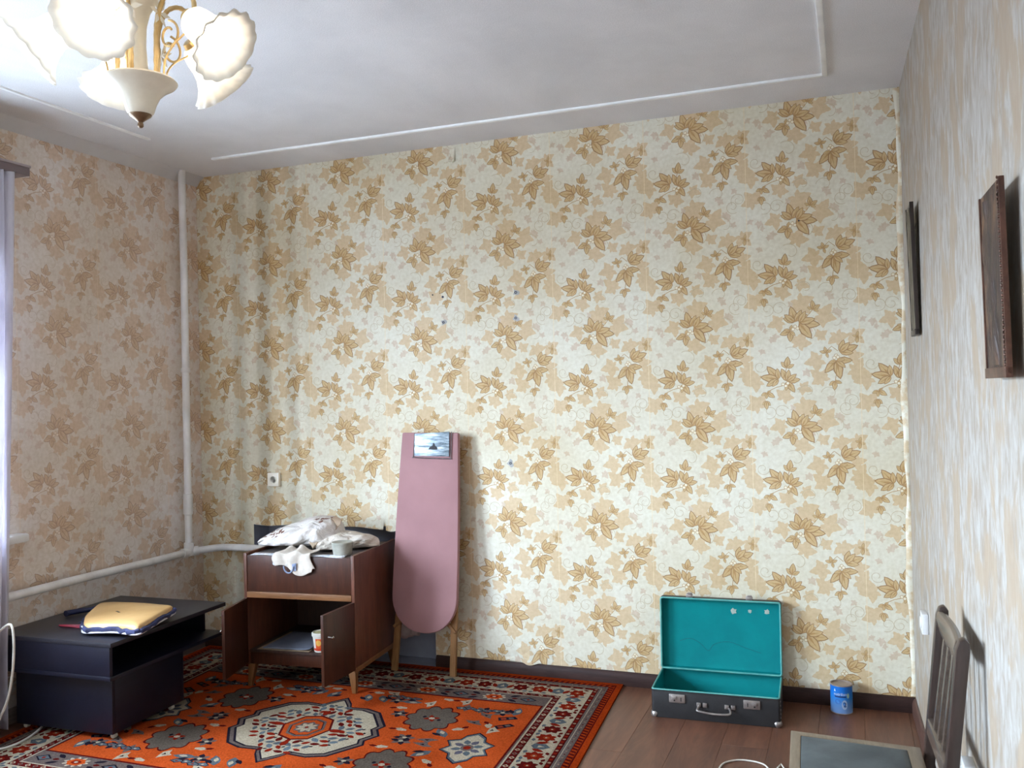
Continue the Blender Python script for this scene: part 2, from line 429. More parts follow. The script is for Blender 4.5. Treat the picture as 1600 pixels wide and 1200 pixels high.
# ceiling: whitewashed, smoky blotches
m, nt, bs = newmat('whitewash_ceiling'); M_ceil = m
v = mapping(nt, (1, .7, 1), (0, 0, .5)); v1 = mapping(nt)
col = ramp(nt, noise(nt, v, 1.1, 5, .62, .4), [(.33, (220, 219, 220)), (.66, (241, 240, 241))])
col = mix(nt, col, ramp(nt, noise(nt, v1, 260, 2), [(.3, (228, 228, 228)), (.7, (255, 255, 255))]), 1.0, 'MULTIPLY')
nt.link(col, bs.inputs['Base Color']); bs.inputs['Roughness'].default_value = .85
bump(nt, bs, noise(nt, v1, 5, 5, .6), .3, .012)
ceiling = struct(obj('ceiling', ([(XL-.3, .3, H), (.4, .3, H), (.4, YB-.2, H), (XL-.3, YB-.2, H)], [(0, 1, 2, 3)]), M_ceil))
M_trim = pmat('white_plaster_trim', (244, 244, 242), (232, 232, 230), 12, rough=.8)
M_cove = pmat('plaster_cornice', (206, 204, 204), (196, 194, 194), 4, rough=.8)
# thin raised line framing the ceiling
CX0, CX1, CY0 = -3.66, -.318, -.335
def bar(name, x0, x1, y0, y1, n):
    return struct(obj(name, Bx(x0, x1, y0, y1, H-.012, H+.003), M_trim, bevel=.004))
bar('trim_1', CX0+.03, CX1, CY0-.012, CY0+.012, 1)
bar('trim_2', CX1-.012, CX1+.012, -5.7, CY0+.012, 2)
struct(obj('trim_3', Bx(CX0-.02, CX0, -5.7, CY0-.45, H-.008, H+.003), M_trim, bevel=.003))
bar('trim_4', CX0, CX1, -5.72, -5.7, 4)
prof = [(0, -.055), (.012, -.05), (.03, -.02), (.055, -.008), (.06, .002), (0, .002)]
V = []
for y in (YB, 0.0): V += [(left_x(y)+a, y, H+b) for a, b in prof]
n = len(prof); F = [tuple(range(n)), tuple(range(2*n-1, n-1, -1))]+[(i, (i+1) % n, n+(i+1) % n, n+i) for i in range(n)]
struct(obj('trim_5', (V, F), M_cove, smooth=True))

# floor of laminate planks
M_sub = pmat('subfloor', (60, 46, 38), None, rough=.8)
floor = struct(obj('floor', Bx(XL-.1, .25, YB, .02, -.03, -.009), M_sub))
m, nt, bs = newmat('brown_laminate'); M_floor = m
v = mapping(nt, (1, .13, 1), rnd=True)
ring = noise(nt, v, 6.5, 3, .5, 1.6)
wv = nt.node('ShaderNodeMath', operation='MULTIPLY'); wv.inputs[1].default_value = 60; nt.link(ring, wv.inputs[0])
sn = nt.node('ShaderNodeMath', operation='SINE'); nt.link(wv.outputs[0], sn.inputs[0])
mr = nt.node('ShaderNodeMapRange'); mr.inputs['From Min'].default_value = -1; nt.link(sn.outputs[0], mr.inputs['Value'])
col = ramp(nt, noise(nt, v, 9, 5, .6), [(.3, (82, 49, 35)), (.7, (118, 77, 57))])
col = mix(nt, col, (142, 98, 76), ramp(nt, mr.outputs[0], [(.55, (0, 0, 0)), (.95, (95, 95, 95))]))
col = mix(nt, col, (64, 44, 34), ramp(nt, noise(nt, v, 80, 3), [(.5, (0, 0, 0)), (.7, (120, 120, 120))]))
v3 = mapping(nt); col = mix(nt, col, (62, 46, 40), ramp(nt, noise(nt, v3, 3.2, 4), [(.52, (0, 0, 0)), (.7, (110, 110, 110))]))
nt.link(col, bs.inputs['Base Color']); bs.inputs['Roughness'].default_value = .42
PW, PL = .192, 1.28
pm_ = mesh_of(Bx(0, PW-.0006, 0, PL-.0006, -.009, 0), bevel=.0008, seg=1); pm_.materials.append(M_floor)
k = 0
xx = .16; ci = 0
while xx-PW > XL-.15:
    off = [.0, .43, .86, .21, .64, 1.07][ci % 6]
    y = .0-PL+off
    while y > -3.2-PL:
        y0, y1 = y, y+PL
        if y1 > .0+.005:                       # the cut plank at the wall
            me = mesh_of(Bx(0, PW-.0006, 0, max(.06, -.002-y), -.009, 0), bevel=.0008, seg=1); me.materials.append(M_floor)
        else: me = pm_
        if xx > -2.0 or xx < -3.7:             # the rest lies hidden under the rug
            o = obj('plank', me, None, floor); o.location = (xx-PW, y, 0)
        y -= PL
    xx -= PW; ci += 1
hid = obj('floorboards', Bx(-3.9, -1.85, -3.2, -.002, -.009, -.0008), M_floor, floor)
hid2 = obj('floorboards', Bx(-4.1, .2, YB, -3.2-PL*.2, -.009, -.0008), M_floor, floor)

# baseboards
M_base = wood('dark_brown_baseboard', (44, 29, 26), (66, 45, 40), 'x', .55, 9, .2)
bprof = [(0, 0), (-.018, 0), (-.018, .046), (-.012, .062), (-.006, .07), (0, .07)]
def baseboard(name, x0, x1):
    V = [(x, a, b) for x in (x0, x1) for a, b in bprof]; n = len(bprof)
    F = [tuple(range(n)), tuple(range(2*n-1, n-1, -1))]+[(i, (i+1) % n, n+(i+1) % n, n+i) for i in range(n)]
    return V, F
struct(obj('baseboard_back', baseboard('', NX1+.005, -.001), M_base, bevel=.0015))
b2 = baseboard('', NX0-.005, XL)
struct(obj('baseboard_back_corner', b2, M_base))
def side_board(name, fx, sgn, y0, y1, mat):
    V = [(fx(y)+sgn*(-a), y, b) for y in (y0, y1) for a, b in bprof]; n = len(bprof)
    F = [tuple(range(n)), tuple(range(2*n-1, n-1, -1))]+[(i, (i+1) % n, n+(i+1) % n, n+i) for i in range(n)]
    return struct(obj(name, (V, F), mat))
side_board('baseboard_right', right_x, -1, YB, -.019, wood('dark_brown_baseboard_side', (70, 48, 42), (100, 72, 62), 'y', .4))
side_board('baseboard_left', left_x, 1, YB, -.02, wood('grey_brown_baseboard', (96, 84, 76), (126, 112, 104), 'y', .5))  # greyer and paler than the back and right boards

# niche for the radiator
M_niche = pmat('grey_blue_oil_paint', (160, 164, 178), (140, 144, 158), 5, rough=.35)
nd = .15
nv = [(NX0, 0, 0), (NX1, 0, 0), (NX1, 0, NZ1), (NX0, 0, NZ1), (NX0, nd, 0), (NX1, nd, 0), (NX1, nd, NZ1), (NX0, nd, NZ1)]
obj('niche', (nv, [(4, 5, 6, 7), (0, 4, 7, 3), (1, 2, 6, 5), (3, 7, 6, 2), (0, 1, 5, 4)]), M_niche, wall_back, recalc=False)
# loose lower edge of the wallpaper over the niche: two overhanging strips
def flap(x0, x1, z0, z1, lift):
    V2, F2, TI = tiled(WTILE, RW, RH, ou, ov_, [(x0, x1, z0, z1)])
    V3 = []
    for u, v_ in V2:
        t = max(0, min(1, (z1-v_)/(z1-z0))); s = (u-x0)/(x1-x0)
        V3.append((u, -.002-lift*t*t*(.6+.4*math.sin(s*9)), v_-.006*math.sin(s*14)*t))
    o = obj('wallpaper_flap', tinted_mesh('wallpaper_flap', V3, F2, TI), M_paper_back, wall_back)
    return o
flap(NX0+.004, -2.755, NZ1-.012, NZ1+.05, .014); flap(-2.74, NX1, NZ1-.022, NZ1+.06, .01)
flap(-2.30, -2.262, 2.80, 2.895, .02)
# curled paper strip in the right corner
M_strip = pmat('torn_wallpaper_edge', (230, 224, 204), (212, 190, 154), 14, rough=.6, contrast=(.45, .55))
def strip(u, v_): 
    wv = .012*math.sin(v_*23)+.006*math.sin(v_*61)
    return (-.022+.023*u+wv*(1-u)*.5, -.003-.012*u*(1.2-u)-.004*math.sin(v_*31)*u, .075+v_*(H-.08))
obj('wallpaper_edge', sheet(strip, 4, 90), M_strip, wall_back, smooth=True, recalc=False)
# rumpled paper by the baseboard
V2, F2, TI = tiled(WTILE, RW, RH, ou, ov_, [(-2.04, -1.76, .072, .21)])
V3 = []
for u, v_ in V2:
    a, b = (u+2.04)/.28, (v_-.072)/.138
    e = math.sin(PI*a)*math.cos(PI*b/2)
    V3.append((u, -.0015-.020*max(0, e)*(.55+.45*math.sin(a*13+b*5)), v_+.010*e*math.sin(a*9)))
rum = tinted_mesh('wallpaper_flap', V3, F2, TI)
for p in rum.polygons: p.use_smooth = True
obj('wallpaper_flap', rum, M_paper_back, wall_back)
# wall plugs and nail holes
M_hole = pmat('grey_wall_plug', (70, 74, 92), (40, 42, 54), 30, rough=.6); M_patch = pmat('grey_filler', (186, 184, 180), None, rough=.8)
for k, (x, z, r) in enumerate([(-2.355, 2.061, .0065), (-2.354, 1.919, .007), (-1.922, 2.06, .0075), (-1.925, 1.922, .007), (-1.974, 1.139, .007), (-2.417, 2.076, .004), (-.459, 2.317, .004), (-1.60, 2.105, .003)]):
    V, F = lathe([(r, 0), (r, .004), (r*.6, .004), (r*.5, .001)], 12)
    obj('wall_plug', xf((V, F), T(x, 0, z) @ Matrix.Rotation(PI/2, 4, 'X')), M_hole, wall_back, smooth=True)
    if r > .0066:
        obj('filler_patch', prism([(x+(.016+.007*math.sin(3*a+k))*math.cos(a), z+(.018+.006*math.sin(2*a+k))*math.sin(a)) for a in [i*PI/8 for i in range(16)]], -.0012, .001, 'xz'), M_patch, wall_back)

# windows in the left wall (outside the frame): reveal, sash, panes, sill
M_white = pmat('white_gloss_paint', (228, 228, 226), (214, 214, 212), 6, rough=.35)
m, nt, bs = newmat('window_glass'); M_glass = m
bs.inputs['Base Color'].default_value = (1, 1, 1, 1); bs.inputs['Roughness'].default_value = 0; bs.inputs['IOR'].default_value = 1.0; bs.inputs['Transmission Weight'].default_value = 1.0
tr = nt.node('ShaderNodeBsdfTransparent'); gl = nt.node('ShaderNodeBsdfGlossy'); gl.inputs['Roughness'].default_value = .02
mx = nt.node('ShaderNodeMixShader'); mx.inputs[0].default_value = .06
nt.link(tr.outputs[0], mx.inputs[1]); nt.link(gl.outputs[0], mx.inputs[2]); nt.link(mx.outputs[0], nt.n['Material Output'].inputs['Surface'])
for k, (a, b) in enumerate(WIN):
    xi, xo = XL+.03, XL-REVEAL
    wn = struct(obj('window_%d' % (k+1), [Bx(xo, XL-.001, a-.02, a, WZ0, WZ1), Bx(xo, XL-.001, b, b+.02, WZ0, WZ1), Bx(xo, XL-.001, a-.02, b+.02, WZ1, WZ1+.02)], M_white))
    mid = (a+b)/2
    obj('window_frame', [Bx(xo-.05, xo, a, a+.05, WZ0, WZ1), Bx(xo-.05, xo, b-.05, b, WZ0, WZ1), Bx(xo-.05, xo, a, b, WZ0, WZ0+.05), Bx(xo-.05, xo, a, b, WZ1-.05, WZ1), Bx(xo-.05, xo, mid-.04, mid+.04, WZ0, WZ1)], M_white, wn, bevel=.004)
    obj('pane', Bx(xo-.03, xo-.024, a+.05, mid-.04, WZ0+.05, WZ1-.05), M_glass, wn); obj('pane', Bx(xo-.03, xo-.024, mid+.04, b-.05, WZ0+.05, WZ1-.05), M_glass, wn)
    obj('window_sill', Bx(xo, XL+.055, a-.2, (-1.30 if k == 0 else b+.2), WZ0-.045, WZ0-.005), M_white, wn, bevel=.012)
# rest of the outer wall around the windows keeps the daylight out
struct(obj('wall_left_outer', [Bx(XL-REVEAL-.06, XL-REVEAL-.05, y0, y1, z0, z1) for y0, y1, z0, z1 in
    [(WIN[0][1], .1, 0, H), (WIN[1][1], WIN[0][0], 0, H), (YB, WIN[1][0], 0, H), (YB, .1, 0, WZ0), (YB, .1, WZ1, H)]], M_plain))

# ---------------------------------------------------------------- curtain rail and curtains
M_rail = pmat('grey_brown_rail', (126, 112, 112), (104, 92, 94), 6, (1, .1, 1), rough=.45)
M_rail2 = pmat('pale_rail_edge', (168, 156, 158), None, rough=.4)
t = thing('curtain_rail', 'grey brown curtain rail across the top of the window', 'curtain rail', (XL, -1.335, 2.632))
L = 2.25
obj('cornice', Bx(0, .135, -L, 0, -.026, .012), M_rail, t, bevel=.003)
obj('track', Bx(.04, .142, -L, .002, .012, .024), M_rail2, t, bevel=.003)
m, nt, bs = newmat('lilac_curtain_fabric'); M_curt = m
v = mapping(nt, (1, 1, .35))
col = ramp(nt, noise(nt, v, 9, 4), [(.35, (218, 214, 222)), (.65, (236, 234, 240))])
col = mix(nt, col, (120, 112, 138), ramp(nt, noise(nt, mapping(nt, (1, 1, 1)), 7, 3), [(.60, (0, 0, 0)), (.66, (80, 80, 80))]))
nt.link(col, bs.inputs['Base Color']); bs.inputs['Roughness'].default_value = .6
bs.inputs['Sheen Weight'].default_value = .2
trn = nt.node('ShaderNodeBsdfTranslucent'); nt.link(col, trn.inputs[0]); mx = nt.node('ShaderNodeMixShader'); mx.inputs[0].default_value = .5
nt.link(bs.outputs[0], mx.inputs[1]); nt.link(trn.outputs[0], mx.inputs[2]); nt.link(mx.outputs[0], nt.n['Material Output'].inputs['Surface'])
def curtain(y0, y1, label, folds, pinch):
    def fn(u, v_):
        p = 1-pinch*math.sin(PI*min(1, v_*1.15))*.5
        yy = y1-(y1-y0)*u*p-.066*v_*(1 if pinch > .1 else 0)
        a = folds*2*PI*u
        return (XL+.118+.026*math.sin(a)+.010*math.sin(a*2.3+v_*2)*v_, yy+.012*math.cos(a*.7+v_*3), 2.605-v_*2.57)
    t = obj('curtain', sheet(fn, 70, 40), M_curt, smooth=True, recalc=False, solid=.0015)
    return tag(t, label, 'curtain')
curtain(-1.66, -1.425, 'lilac curtain hanging from the grey brown rail on the window wall', 4.2, .25)

# ---------------------------------------------------------------- heating pipes
M_pipe = pmat('white_painted_pipe', (236, 234, 232), (212, 208, 204), 9, (1, 1, .5), rough=.4, bumps=.4, bscale=26)
pr = .0215
px_, py_ = XL+.058, -.195
t = thing('heating_pipe', 'white painted heating pipe running up the corner with branches along both walls', 'pipe', (px_, py_, 0))
obj('riser', tube([(0, 0, .606), (0, 0, .64), (0, 0, 1.5), (.002, 0, 2.3), (-.002, 0, 2.84), (-.004, .004, H+.01)], pr, 16), M_pipe, t, smooth=True)
obj('branch', tube(smooth_path([(0, 0, .614), (.0, -.3, .612), (0, -.8, .616), (-.004, -1.6, .61), (-.006, -3.0, .607), (-.006, -4.5, .605)], 5), pr, 16), M_pipe, t, smooth=True)
obj('branch', tube(smooth_path([(0, 0, .614), (.05, .06, .618), (.12, .12, .624), (.2, .138, .626), (.34, .14, .626), (.48, .15, .62), (.56, .25, .60), (.6, .3, .5)], 6), pr, 16), M_pipe, t, smooth=True)
obj('tee_fitting', [tube([(0, 0, .592), (0, 0, .67)], .029, 16), tube([(0, -.06, .614), (0, .015, .614), (.035, .045, .617)], .028, 16)], M_pipe, t, smooth=True, bevel=.003)
for z, h in ((.885, .05), (.94, .02), (1.70, .014)):
    obj('coupling', lathe([(pr, -h), (.028, -h*.9), (.028, h*.9), (pr, h)], 16, (0, 0, z)), M_pipe, t, smooth=True)

# cast iron radiator in the niche
M_rad = pmat('pinkish_white_radiator_paint', (196, 176, 172), (170, 150, 146), 8, rough=.4)
t = thing('radiator', 'cast iron radiator in the wall niche behind the cabinet and ironing board', 'radiator', (-2.70, .075, 0))
for k in range(9):
    x = -.02-k*.082
    V, F = [], []
    pcs = [tube([(x+dx, dy, .16), (x+dx, dy, .62)], .02, 10) for dx, dy in ((0, -.05), (0, .05))]
    pcs += [lathe([(.03, -.038), (.036, -.03), (.036, .03), (.03, .038)], 12)]
    pcs[-1] = xf(pcs[-1], T(x, 0, .17) @ Matrix.Rotation(PI/2, 4, 'Y'))
    pcs += [xf(lathe([(.03, -.038), (.036, -.03), (.036, .03), (.03, .038)], 12), T(x, 0, .60) @ Matrix.Rotation(PI/2, 4, 'Y')), Cb((x, 0, .385), (.03, .1, .44)), Cb((x, 0, .385), (.062, .03, .5))]
    obj('section', pcs, M_rad, t, bevel=.004)
obj('plug', xf(lathe([(.044, 0), (.044, .02), (.036, .03), (.03, .06), (.022, .062), (.022, .10), (.012, .105)], 14), T(.02, -.01, .17) @ Matrix.Rotation(PI/2, 4, 'Y')), M_rad, t, bevel=.002)
obj('plug', xf(lathe([(.04, 0), (.04, .02), (.028, .03)], 14), T(.02, 0, .60) @ Matrix.Rotation(PI/2, 4, 'Y')), M_rad, t, bevel=.002)

# ---------------------------------------------------------------- power sockets
M_sock = pmat('cream_socket_plastic', (238, 230, 214), (228, 220, 202), 10, rough=.35); M_sock_w = pmat('white_socket_plastic', (232, 230, 228), None, rough=.35)
M_black = pmat('black_slots', (28, 26, 26), None, rough=.6)
def socket(name, label, mtx, mat, sz=.078, deep=.014, holes=True):
    t = thing(name, label, 'socket'); t.matrix_world = mtx
    obj('cover_plate', Cb((0, -deep/2, 0), (sz, deep, sz)), mat, t, bevel=.004)
    V, F = lathe([(.024, 0), (.024, .004), (.021, .004), (.019, -.003)], 20)
    obj('insert', xf((V, F), T(0, -deep, 0) @ Matrix.Rotation(PI/2, 4, 'X')), mat, t, smooth=True)
    for s in (-1, 1):
        obj('hole', xf(lathe([(.0035, 0), (.0035, .0012)], 8), T(s*.0095, -deep+.0022, 0) @ Matrix.Rotation(PI/2, 4, 'X')), M_black, t)
    return t
socket('power_socket', 'cream wall socket on the floral wall above the cabinet', T(-3.485, 0, 1.034), M_sock, .08, .024)
def on_right(y, z): return T(right_x(y), y, z) @ Matrix.Rotation(-PI/2-AR*0, 4, 'Z')
socket('power_socket', 'white wall socket on the right wall behind the chair back, near the corner', on_right(-.64, .573), M_sock_w, .08, .024)
socket('power_socket', 'white wall socket low on the right wall in the chair shadow', on_right(-1.80, .44), M_sock_w, .08, .03)

# ---------------------------------------------------------------- rug
def build_rug():
    hw, hh = 1.30, 1.0
    ORG, DRED, GRY, CRM, TEAL, NAVY = lin((190, 80, 36)), lin((92, 24, 22)), lin((108, 94, 88)), lin((184, 170, 146)), lin((92, 100, 106)), lin((40, 34, 44))
    EDGE, RED, DOT = lin((166, 60, 22)), lin((132, 36, 22)), lin((160, 130, 108))
    P = [(None, EDGE)]
    def rect(ix, iy, t): P.append(([(-hw+ix, -hh+iy), (hw-ix, -hh+iy), (hw-ix, hh-iy), (-hw+ix, hh-iy)], t))
    def blob(x, y, rx, ry, t, n=8, a0=0, star=0):
        P.append(([(x+rx*(1-star*(k % 2))*math.cos(a0+2*PI*k/n), y+ry*(1-star*(k % 2))*math.sin(a0+2*PI*k/n)) for k in range(n)], t))
    def leaf(x, y, a, l, wd, t): P.append((lens((x-l/2*math.cos(a), y-l/2*math.sin(a)), (x+l/2*math.cos(a), y+l/2*math.sin(a)), wd, 4), t))
    rnd = random.Random(4)
    # running hooks on the rim
    rect(.028, .028, DRED); rect(.034, .034, EDGE); rect(.060, .060, DRED); rect(.064, .064, GRY)
    def along(inset_x, inset_y, step, fn):
        """walk the four sides of an inset rectangle: fn(x, y, direction angle, index)"""
        X, Y = hw-inset_x, hh-inset_y
        nx = max(2, round(2*X/step)); ny = max(2, round(2*Y/step))
        for k in range(nx+1):
            x = -X+2*X*k/nx; fn(x, Y, 0, k); fn(x, -Y, PI, k)
        for k in range(1, ny):
            y = -Y+2*Y*k/ny; fn(X, y, -PI/2, k); fn(-X, y, PI/2, k)
    def hook(x, y, a, k):
        c, s = math.cos(a), math.sin(a)
        P.append(([(x+c*u-s*v_, y+s*u+c*v_) for u, v_ in ((-.013, -.013), (.004, -.013), (.014, .011), (-.003, .011))], DRED))
    along(.047, .047, .03, hook)
    def dot(t, r): return lambda x, y, a, k: blob(x, y, r, r, t, 6)
    along(.078, .078, .035, lambda x, y, a, k: blob(x, y, .005, .005, (DRED, DOT)[k % 2], 5))
    rect(.092, .092, CRM); rect(.095, .095, GRY); rect(.106, .106, DRED); along(.118, .118, .032, lambda x, y, a, k: blob(x, y, .009, .009, (DOT, RED)[k % 2], 5)); rect(.131, .131, CRM)
    # main cream border with red palmettes and teal buds
    def palm(x, y, a, k):
        c, s = math.cos(a), math.sin(a)
        def L(u, v_): return (x+c*u-s*v_, y+s*u+c*v_)
        t = (RED, DRED)[k % 2] if k % 3 else TEAL
        r2 = random.Random(k*13+int(a*10))
        if k % 3 == 0:
            P.append(([L(u, v_) for u, v_ in ((-.028, -.03), (.0, -.042), (.03, -.02), (.026, .02), (0, .045), (-.03, .018))], TEAL)); P.append(([L(u, v_) for u, v_ in ((-.012, -.01), (.012, -.01), (.0, .02))], CRM))
            for q in (-1, 1):
                P.append((lens(L(q*.03, -.03), L(q*.055, .03), .22, 3), RED))
        else:
            for j in range(7):
                an = j*2*PI/7+.3*k; P.append((lens(L(0, 0), L(.047*math.cos(an), .05*math.sin(an)), .34, 4), t))
            b_ = L(0, 0); blob(*b_, .016, .016, (RED if t is DRED else lin((162, 70, 40))), 7); b2 = L(0, .0); blob(*b2, .006, .006, CRM, 5)
            for q in (-1, 1):
                P.append((lens(L(q*.05, .045), L(q*.02, .055), .3, 3), DRED)); P.append((lens(L(q*.05, -.045), L(q*.018, -.052), .3, 3), TEAL))
    along(.198, .198, .098, palm)
    rect(.262, .262, CRM); rect(.266, .266, DRED)
    along(.283, .283, .042, lambda x, y, a, k: (blob(x, y, .014, .014, GRY if k % 2 else CRM, 4, a), blob(x, y, .007, .007, RED, 4, a)))
    rect(.300, .300, CRM); rect(.308, .308, GRY)
    # grey band with orange rosettes on the long sides only
    for sgn in (1, -1):
        yb = sgn*(hh-.365)
        for k in range(-2, 3):
            x = k*.365-.02
            for j in range(10):
                an = 2*PI*j/10; leaf(x+.05*math.cos(an), yb+.035*math.sin(an), an, .03, .3, CRM)
            blob(x, yb, .05, .036, ORG, 12, 0, .18); blob(x, yb, .026, .018, RED, 8); blob(x, yb, .01, .008, CRM, 6)
            for q in (-1, 1):
                xx_ = x+.18*q; blob(xx_, yb, .045, .032, NAVY, 8, 0, .3); blob(xx_, yb, .034, .023, TEAL, 8, 0, .3); blob(xx_, yb, .01, .01, RED, 5)
                for j in (-1, 1):
                    leaf(x+.105*q, yb+j*.032, .5*j*q, .06, .2, NAVY); leaf(x+.11*q, yb, 0, .035, .3, DRED)
    P.append(([(-.985, -.575), (.985, -.575), (.985, .575), (-.985, .575)], DRED)); P.append(([(-.975, -.565), (.975, -.565), (.975, .565), (-.975, .565)], ORG))
    # scattered small birds and flowers over the field, mirrored in the four quarters
    cells = []
    for i in range(11):
        for j in range(7):
            x = .045+i*.09+rnd.uniform(-.02, .02)+(.045 if j % 2 else 0); y = .03+j*.084+rnd.uniform(-.018, .018)
            if x > .93 or y > .53: continue
            cells.append((x, y, rnd.choice((0, 0, 1, 1, 2, 2, 3, 3, 4, 5, 5)), rnd.uniform(0, 6.28)))
    def motif(x, y, kind, a, sx, sy):
        def q(pts): return [(sx*(x+1.6*(u*math.cos(a)-v_*math.sin(a))), sy*(y+1.4*(u*math.sin(a)+v_*math.cos(a)))) for u, v_ in pts]
        if kind in (0, 3):
            P.append((q([(-.034, -.006), (-.01, -.016), (.014, -.01), (.034, -.002), (.012, .008), (-.004, .022), (-.012, .006)]), GRY if kind else CRM)); P.append((q([(-.008, -.006), (.008, -.006), (0, .004)]), NAVY))
        elif kind == 1:
            for j in range(6):
                an = j*PI/3; P.append((q(lens((0, 0), (.034*math.cos(an), .03*math.sin(an)), .3, 3)), NAVY if j % 2 else GRY))
            P.append((q([(.008*math.cos(k_), .008*math.sin(k_)) for k_ in (0, 1.2, 2.5, 3.8, 5)]), CRM))
        elif kind == 2:
            P.append((q(lens((-.036, 0), (.036, .006), .22, 4)), TEAL)); P.append((q(lens((-.02, .01), (.01, .03), .25, 3)), NAVY)); P.append((q(lens((-.01, 0), (.02, 0), .25, 3)), CRM))
        elif kind == 4:
            P.append((q([(-.03, -.014), (.03, -.012), (.026, .012), (-.026, .014)]), NAVY)); P.append((q([(-.02, -.007), (-.004, -.007), (-.004, .007), (-.02, .007)]), lin((150, 62, 40)))); P.append((q([(.004, -.006), (.02, -.006), (.018, .006), (.004, .007)]), GRY))
        else:
            P.append((q([(-.02, 0), (-.004, .012), (.02, .006), (.022, -.004), (0, -.012)]), CRM)); P.append((q(lens((-.036, -.01), (-.008, 0), .25, 3)), DRED))
    def clear(x, y):
        if (x/.41)**2+(y/.43)**2 < 1: return False
        if (x-.52)**2/.17**2+(y-.27)**2/.19**2 < 1: return False
        if (x-.80)**2/.18**2+y**2/.21**2 < 1: return False
        return True
    for sx in (1, -1):
        for sy in (1, -1):
            for (x, y, kd, a) in cells:
                if clear(x, y): motif(x, y, kd, a, sx, sy)
    # grey feathered sprays along the field's edge
    for sx in (1, -1):
        for sy in (1, -1):
            for (fx, fy, n_) in ((.72, .44, 5), (.30, .49, 4)):
                for j in range(n_):
                    x = sx*(fx+(j-n_/2)*.045); y = sy*(fy+.008*math.sin(j*2))
                    blob(x, y, .034, .022, NAVY, 9, .2*j, .25); blob(x, y, .028, .016, TEAL, 9, .2*j, .25); blob(x, y, .007, .006, (CRM, RED)[j % 2], 5)
            # lobed grey medallions
            gx, gy = sx*.52, sy*.27
            for sc_, t in ((1.08, DRED), (1.0, lin((100, 90, 80)))):
                P.append(([(gx+sc_*(.098+.026*abs(math.cos(5*a)))*math.cos(a), gy+sc_*(.122+.032*abs(math.cos(5*a)))*math.sin(a)) for a in [2*PI*k/64 for k in range(64)]], t))
            for j in range(4):
                leaf(gx+.022*math.cos(j*PI/2+.4), gy+.022*math.sin(j*PI/2+.4), j*PI/2+.4, .04, .3, RED)
            blob(gx, gy, .016, .014, CRM, 6); blob(gx-.04, gy+.01, .01, .012, NAVY, 6); blob(gx+.04, gy-.01, .01, .012, NAVY, 6)
    # cream eight-pointed stars
    for sx in (1, -1):
        for r, t in ((1.12, NAVY), (1.05, TEAL), (.94, CRM)):
            P.append(([(sx*.80+r*(.105 if k % 2 else .072)*math.cos(PI*k/8)*1.05, r*(.155 if k % 4 == 0 else .105 if k % 2 == 0 else .125)*math.sin(PI*k/8)) for k in range(16)], t))
        for k in range(8):
            leaf(sx*.80+.048*math.cos(k*PI/4+.4), .062*math.sin(k*PI/4+.4), k*PI/4+.4, .05, .32, (TEAL, lin((96, 92, 104)))[k % 2])
        blob(sx*.80, 0, .03, .036, GRY, 8); blob(sx*.80, 0, .018, .02, RED, 8)
    # central medallion
    out = [(.335, 0), (.30, .06), (.315, .1), (.225, .235), (.15, .265), (.07, .26), (.05, .30), (0, .365)]
    full = out+[(-x, y) for x, y in out[-2::-1]]; full = full+[(x, -y) for x, y in full[-2:0:-1]]
    for s_, t in ((1.13, NAVY), (1.09, GRY), (1.035, NAVY), (1.0, CRM)): P.append(([(x*s_, y*s_) for x, y in full], t))
    r2 = random.Random(11)
    pts = []
    for i in range(-7, 8):
        for j in range(-7, 8):
            x = i*.046+(.023 if j % 2 else 0); y = j*.04
            if abs(x)/.31+abs(y)/.42 > .98 or (x/.13)**2+(y/.15)**2 < 1: continue
            leaf(x, y, r2.uniform(0, 6.28), r2.uniform(.042, .058), .27, (RED, DRED, TEAL, lin((104, 116, 124)), RED, TEAL)[(i*3+j*5) % 6])
            if (i+j) % 3 == 0: leaf(x+.02, y+.01, r2.uniform(0, 6.28), .022, .3, NAVY)
    for s_, t in ((1.1, DRED), (1.0, ORG), (.80, GRY), (.70, NAVY), (.66, ORG)): P.append(([(s_*.115*x, s_*.14*y) for x, y in ((1, 0), (.62, .8), (0, 1), (-.62, .8), (-1, 0), (-.62, -.8), (0, -1), (.62, -.8))], t))
    for q in (-1, 1): leaf(q*.155, 0, 0, .08, .25, RED); leaf(0, q*.19, PI/2, .07, .25, RED)
    blob(0, 0, .062, .07, GRY, 16, 0, .2)
    for k in range(8): leaf(.03*math.cos(k*PI/4), .034*math.sin(k*PI/4), k*PI/4, .046, .26, CRM)
    blob(0, 0, .009, .010, RED, 6)
    ov2, of2, tt2 = cdt_pattern(P, (-hw, -hh, hw, hh))
    V3 = [(x, y, .009) for x, y in ov2]
    b = len(V3); V3 += [(x, y, z) for z in (.009, 0) for x, y in ((-hw, -hh), (hw, -hh), (hw, hh), (-hw, hh))]
    for k in range(4):
        of2.append((b+4+k, b+4+(k+1) % 4, b+(k+1) % 4, b+k)); tt2.append(EDGE)
    return V3, of2, tt2, hw, hh
RV, RF, RT, rhw, rhh = build_rug()
RCX, RCY = -2.617, -1.018
V3 = []
for x, y, z in RV:
    X, Y = RCX+x-.06*y, RCY+y
    V3.append((X, Y, z+.0012*math.sin(X*9+Y*4)))
m, nt, bs = newmat('knotted_wool_pile'); M_rug = m
at = nt.node('ShaderNodeAttribute'); at.attribute_name = 'tint'
v = mapping(nt); col = mix(nt, at.outputs['Color'], ramp(nt, noise(nt, v, 150, 3), [(.3, (196, 196, 196)), (.7, (255, 255, 255))]), 1.0, 'MULTIPLY')
col = mix(nt, col, ramp(nt, noise(nt, v, 3, 4), [(.3, (206, 200, 196)), (.7, (238, 238, 238))]), 1.0, 'MULTIPLY')
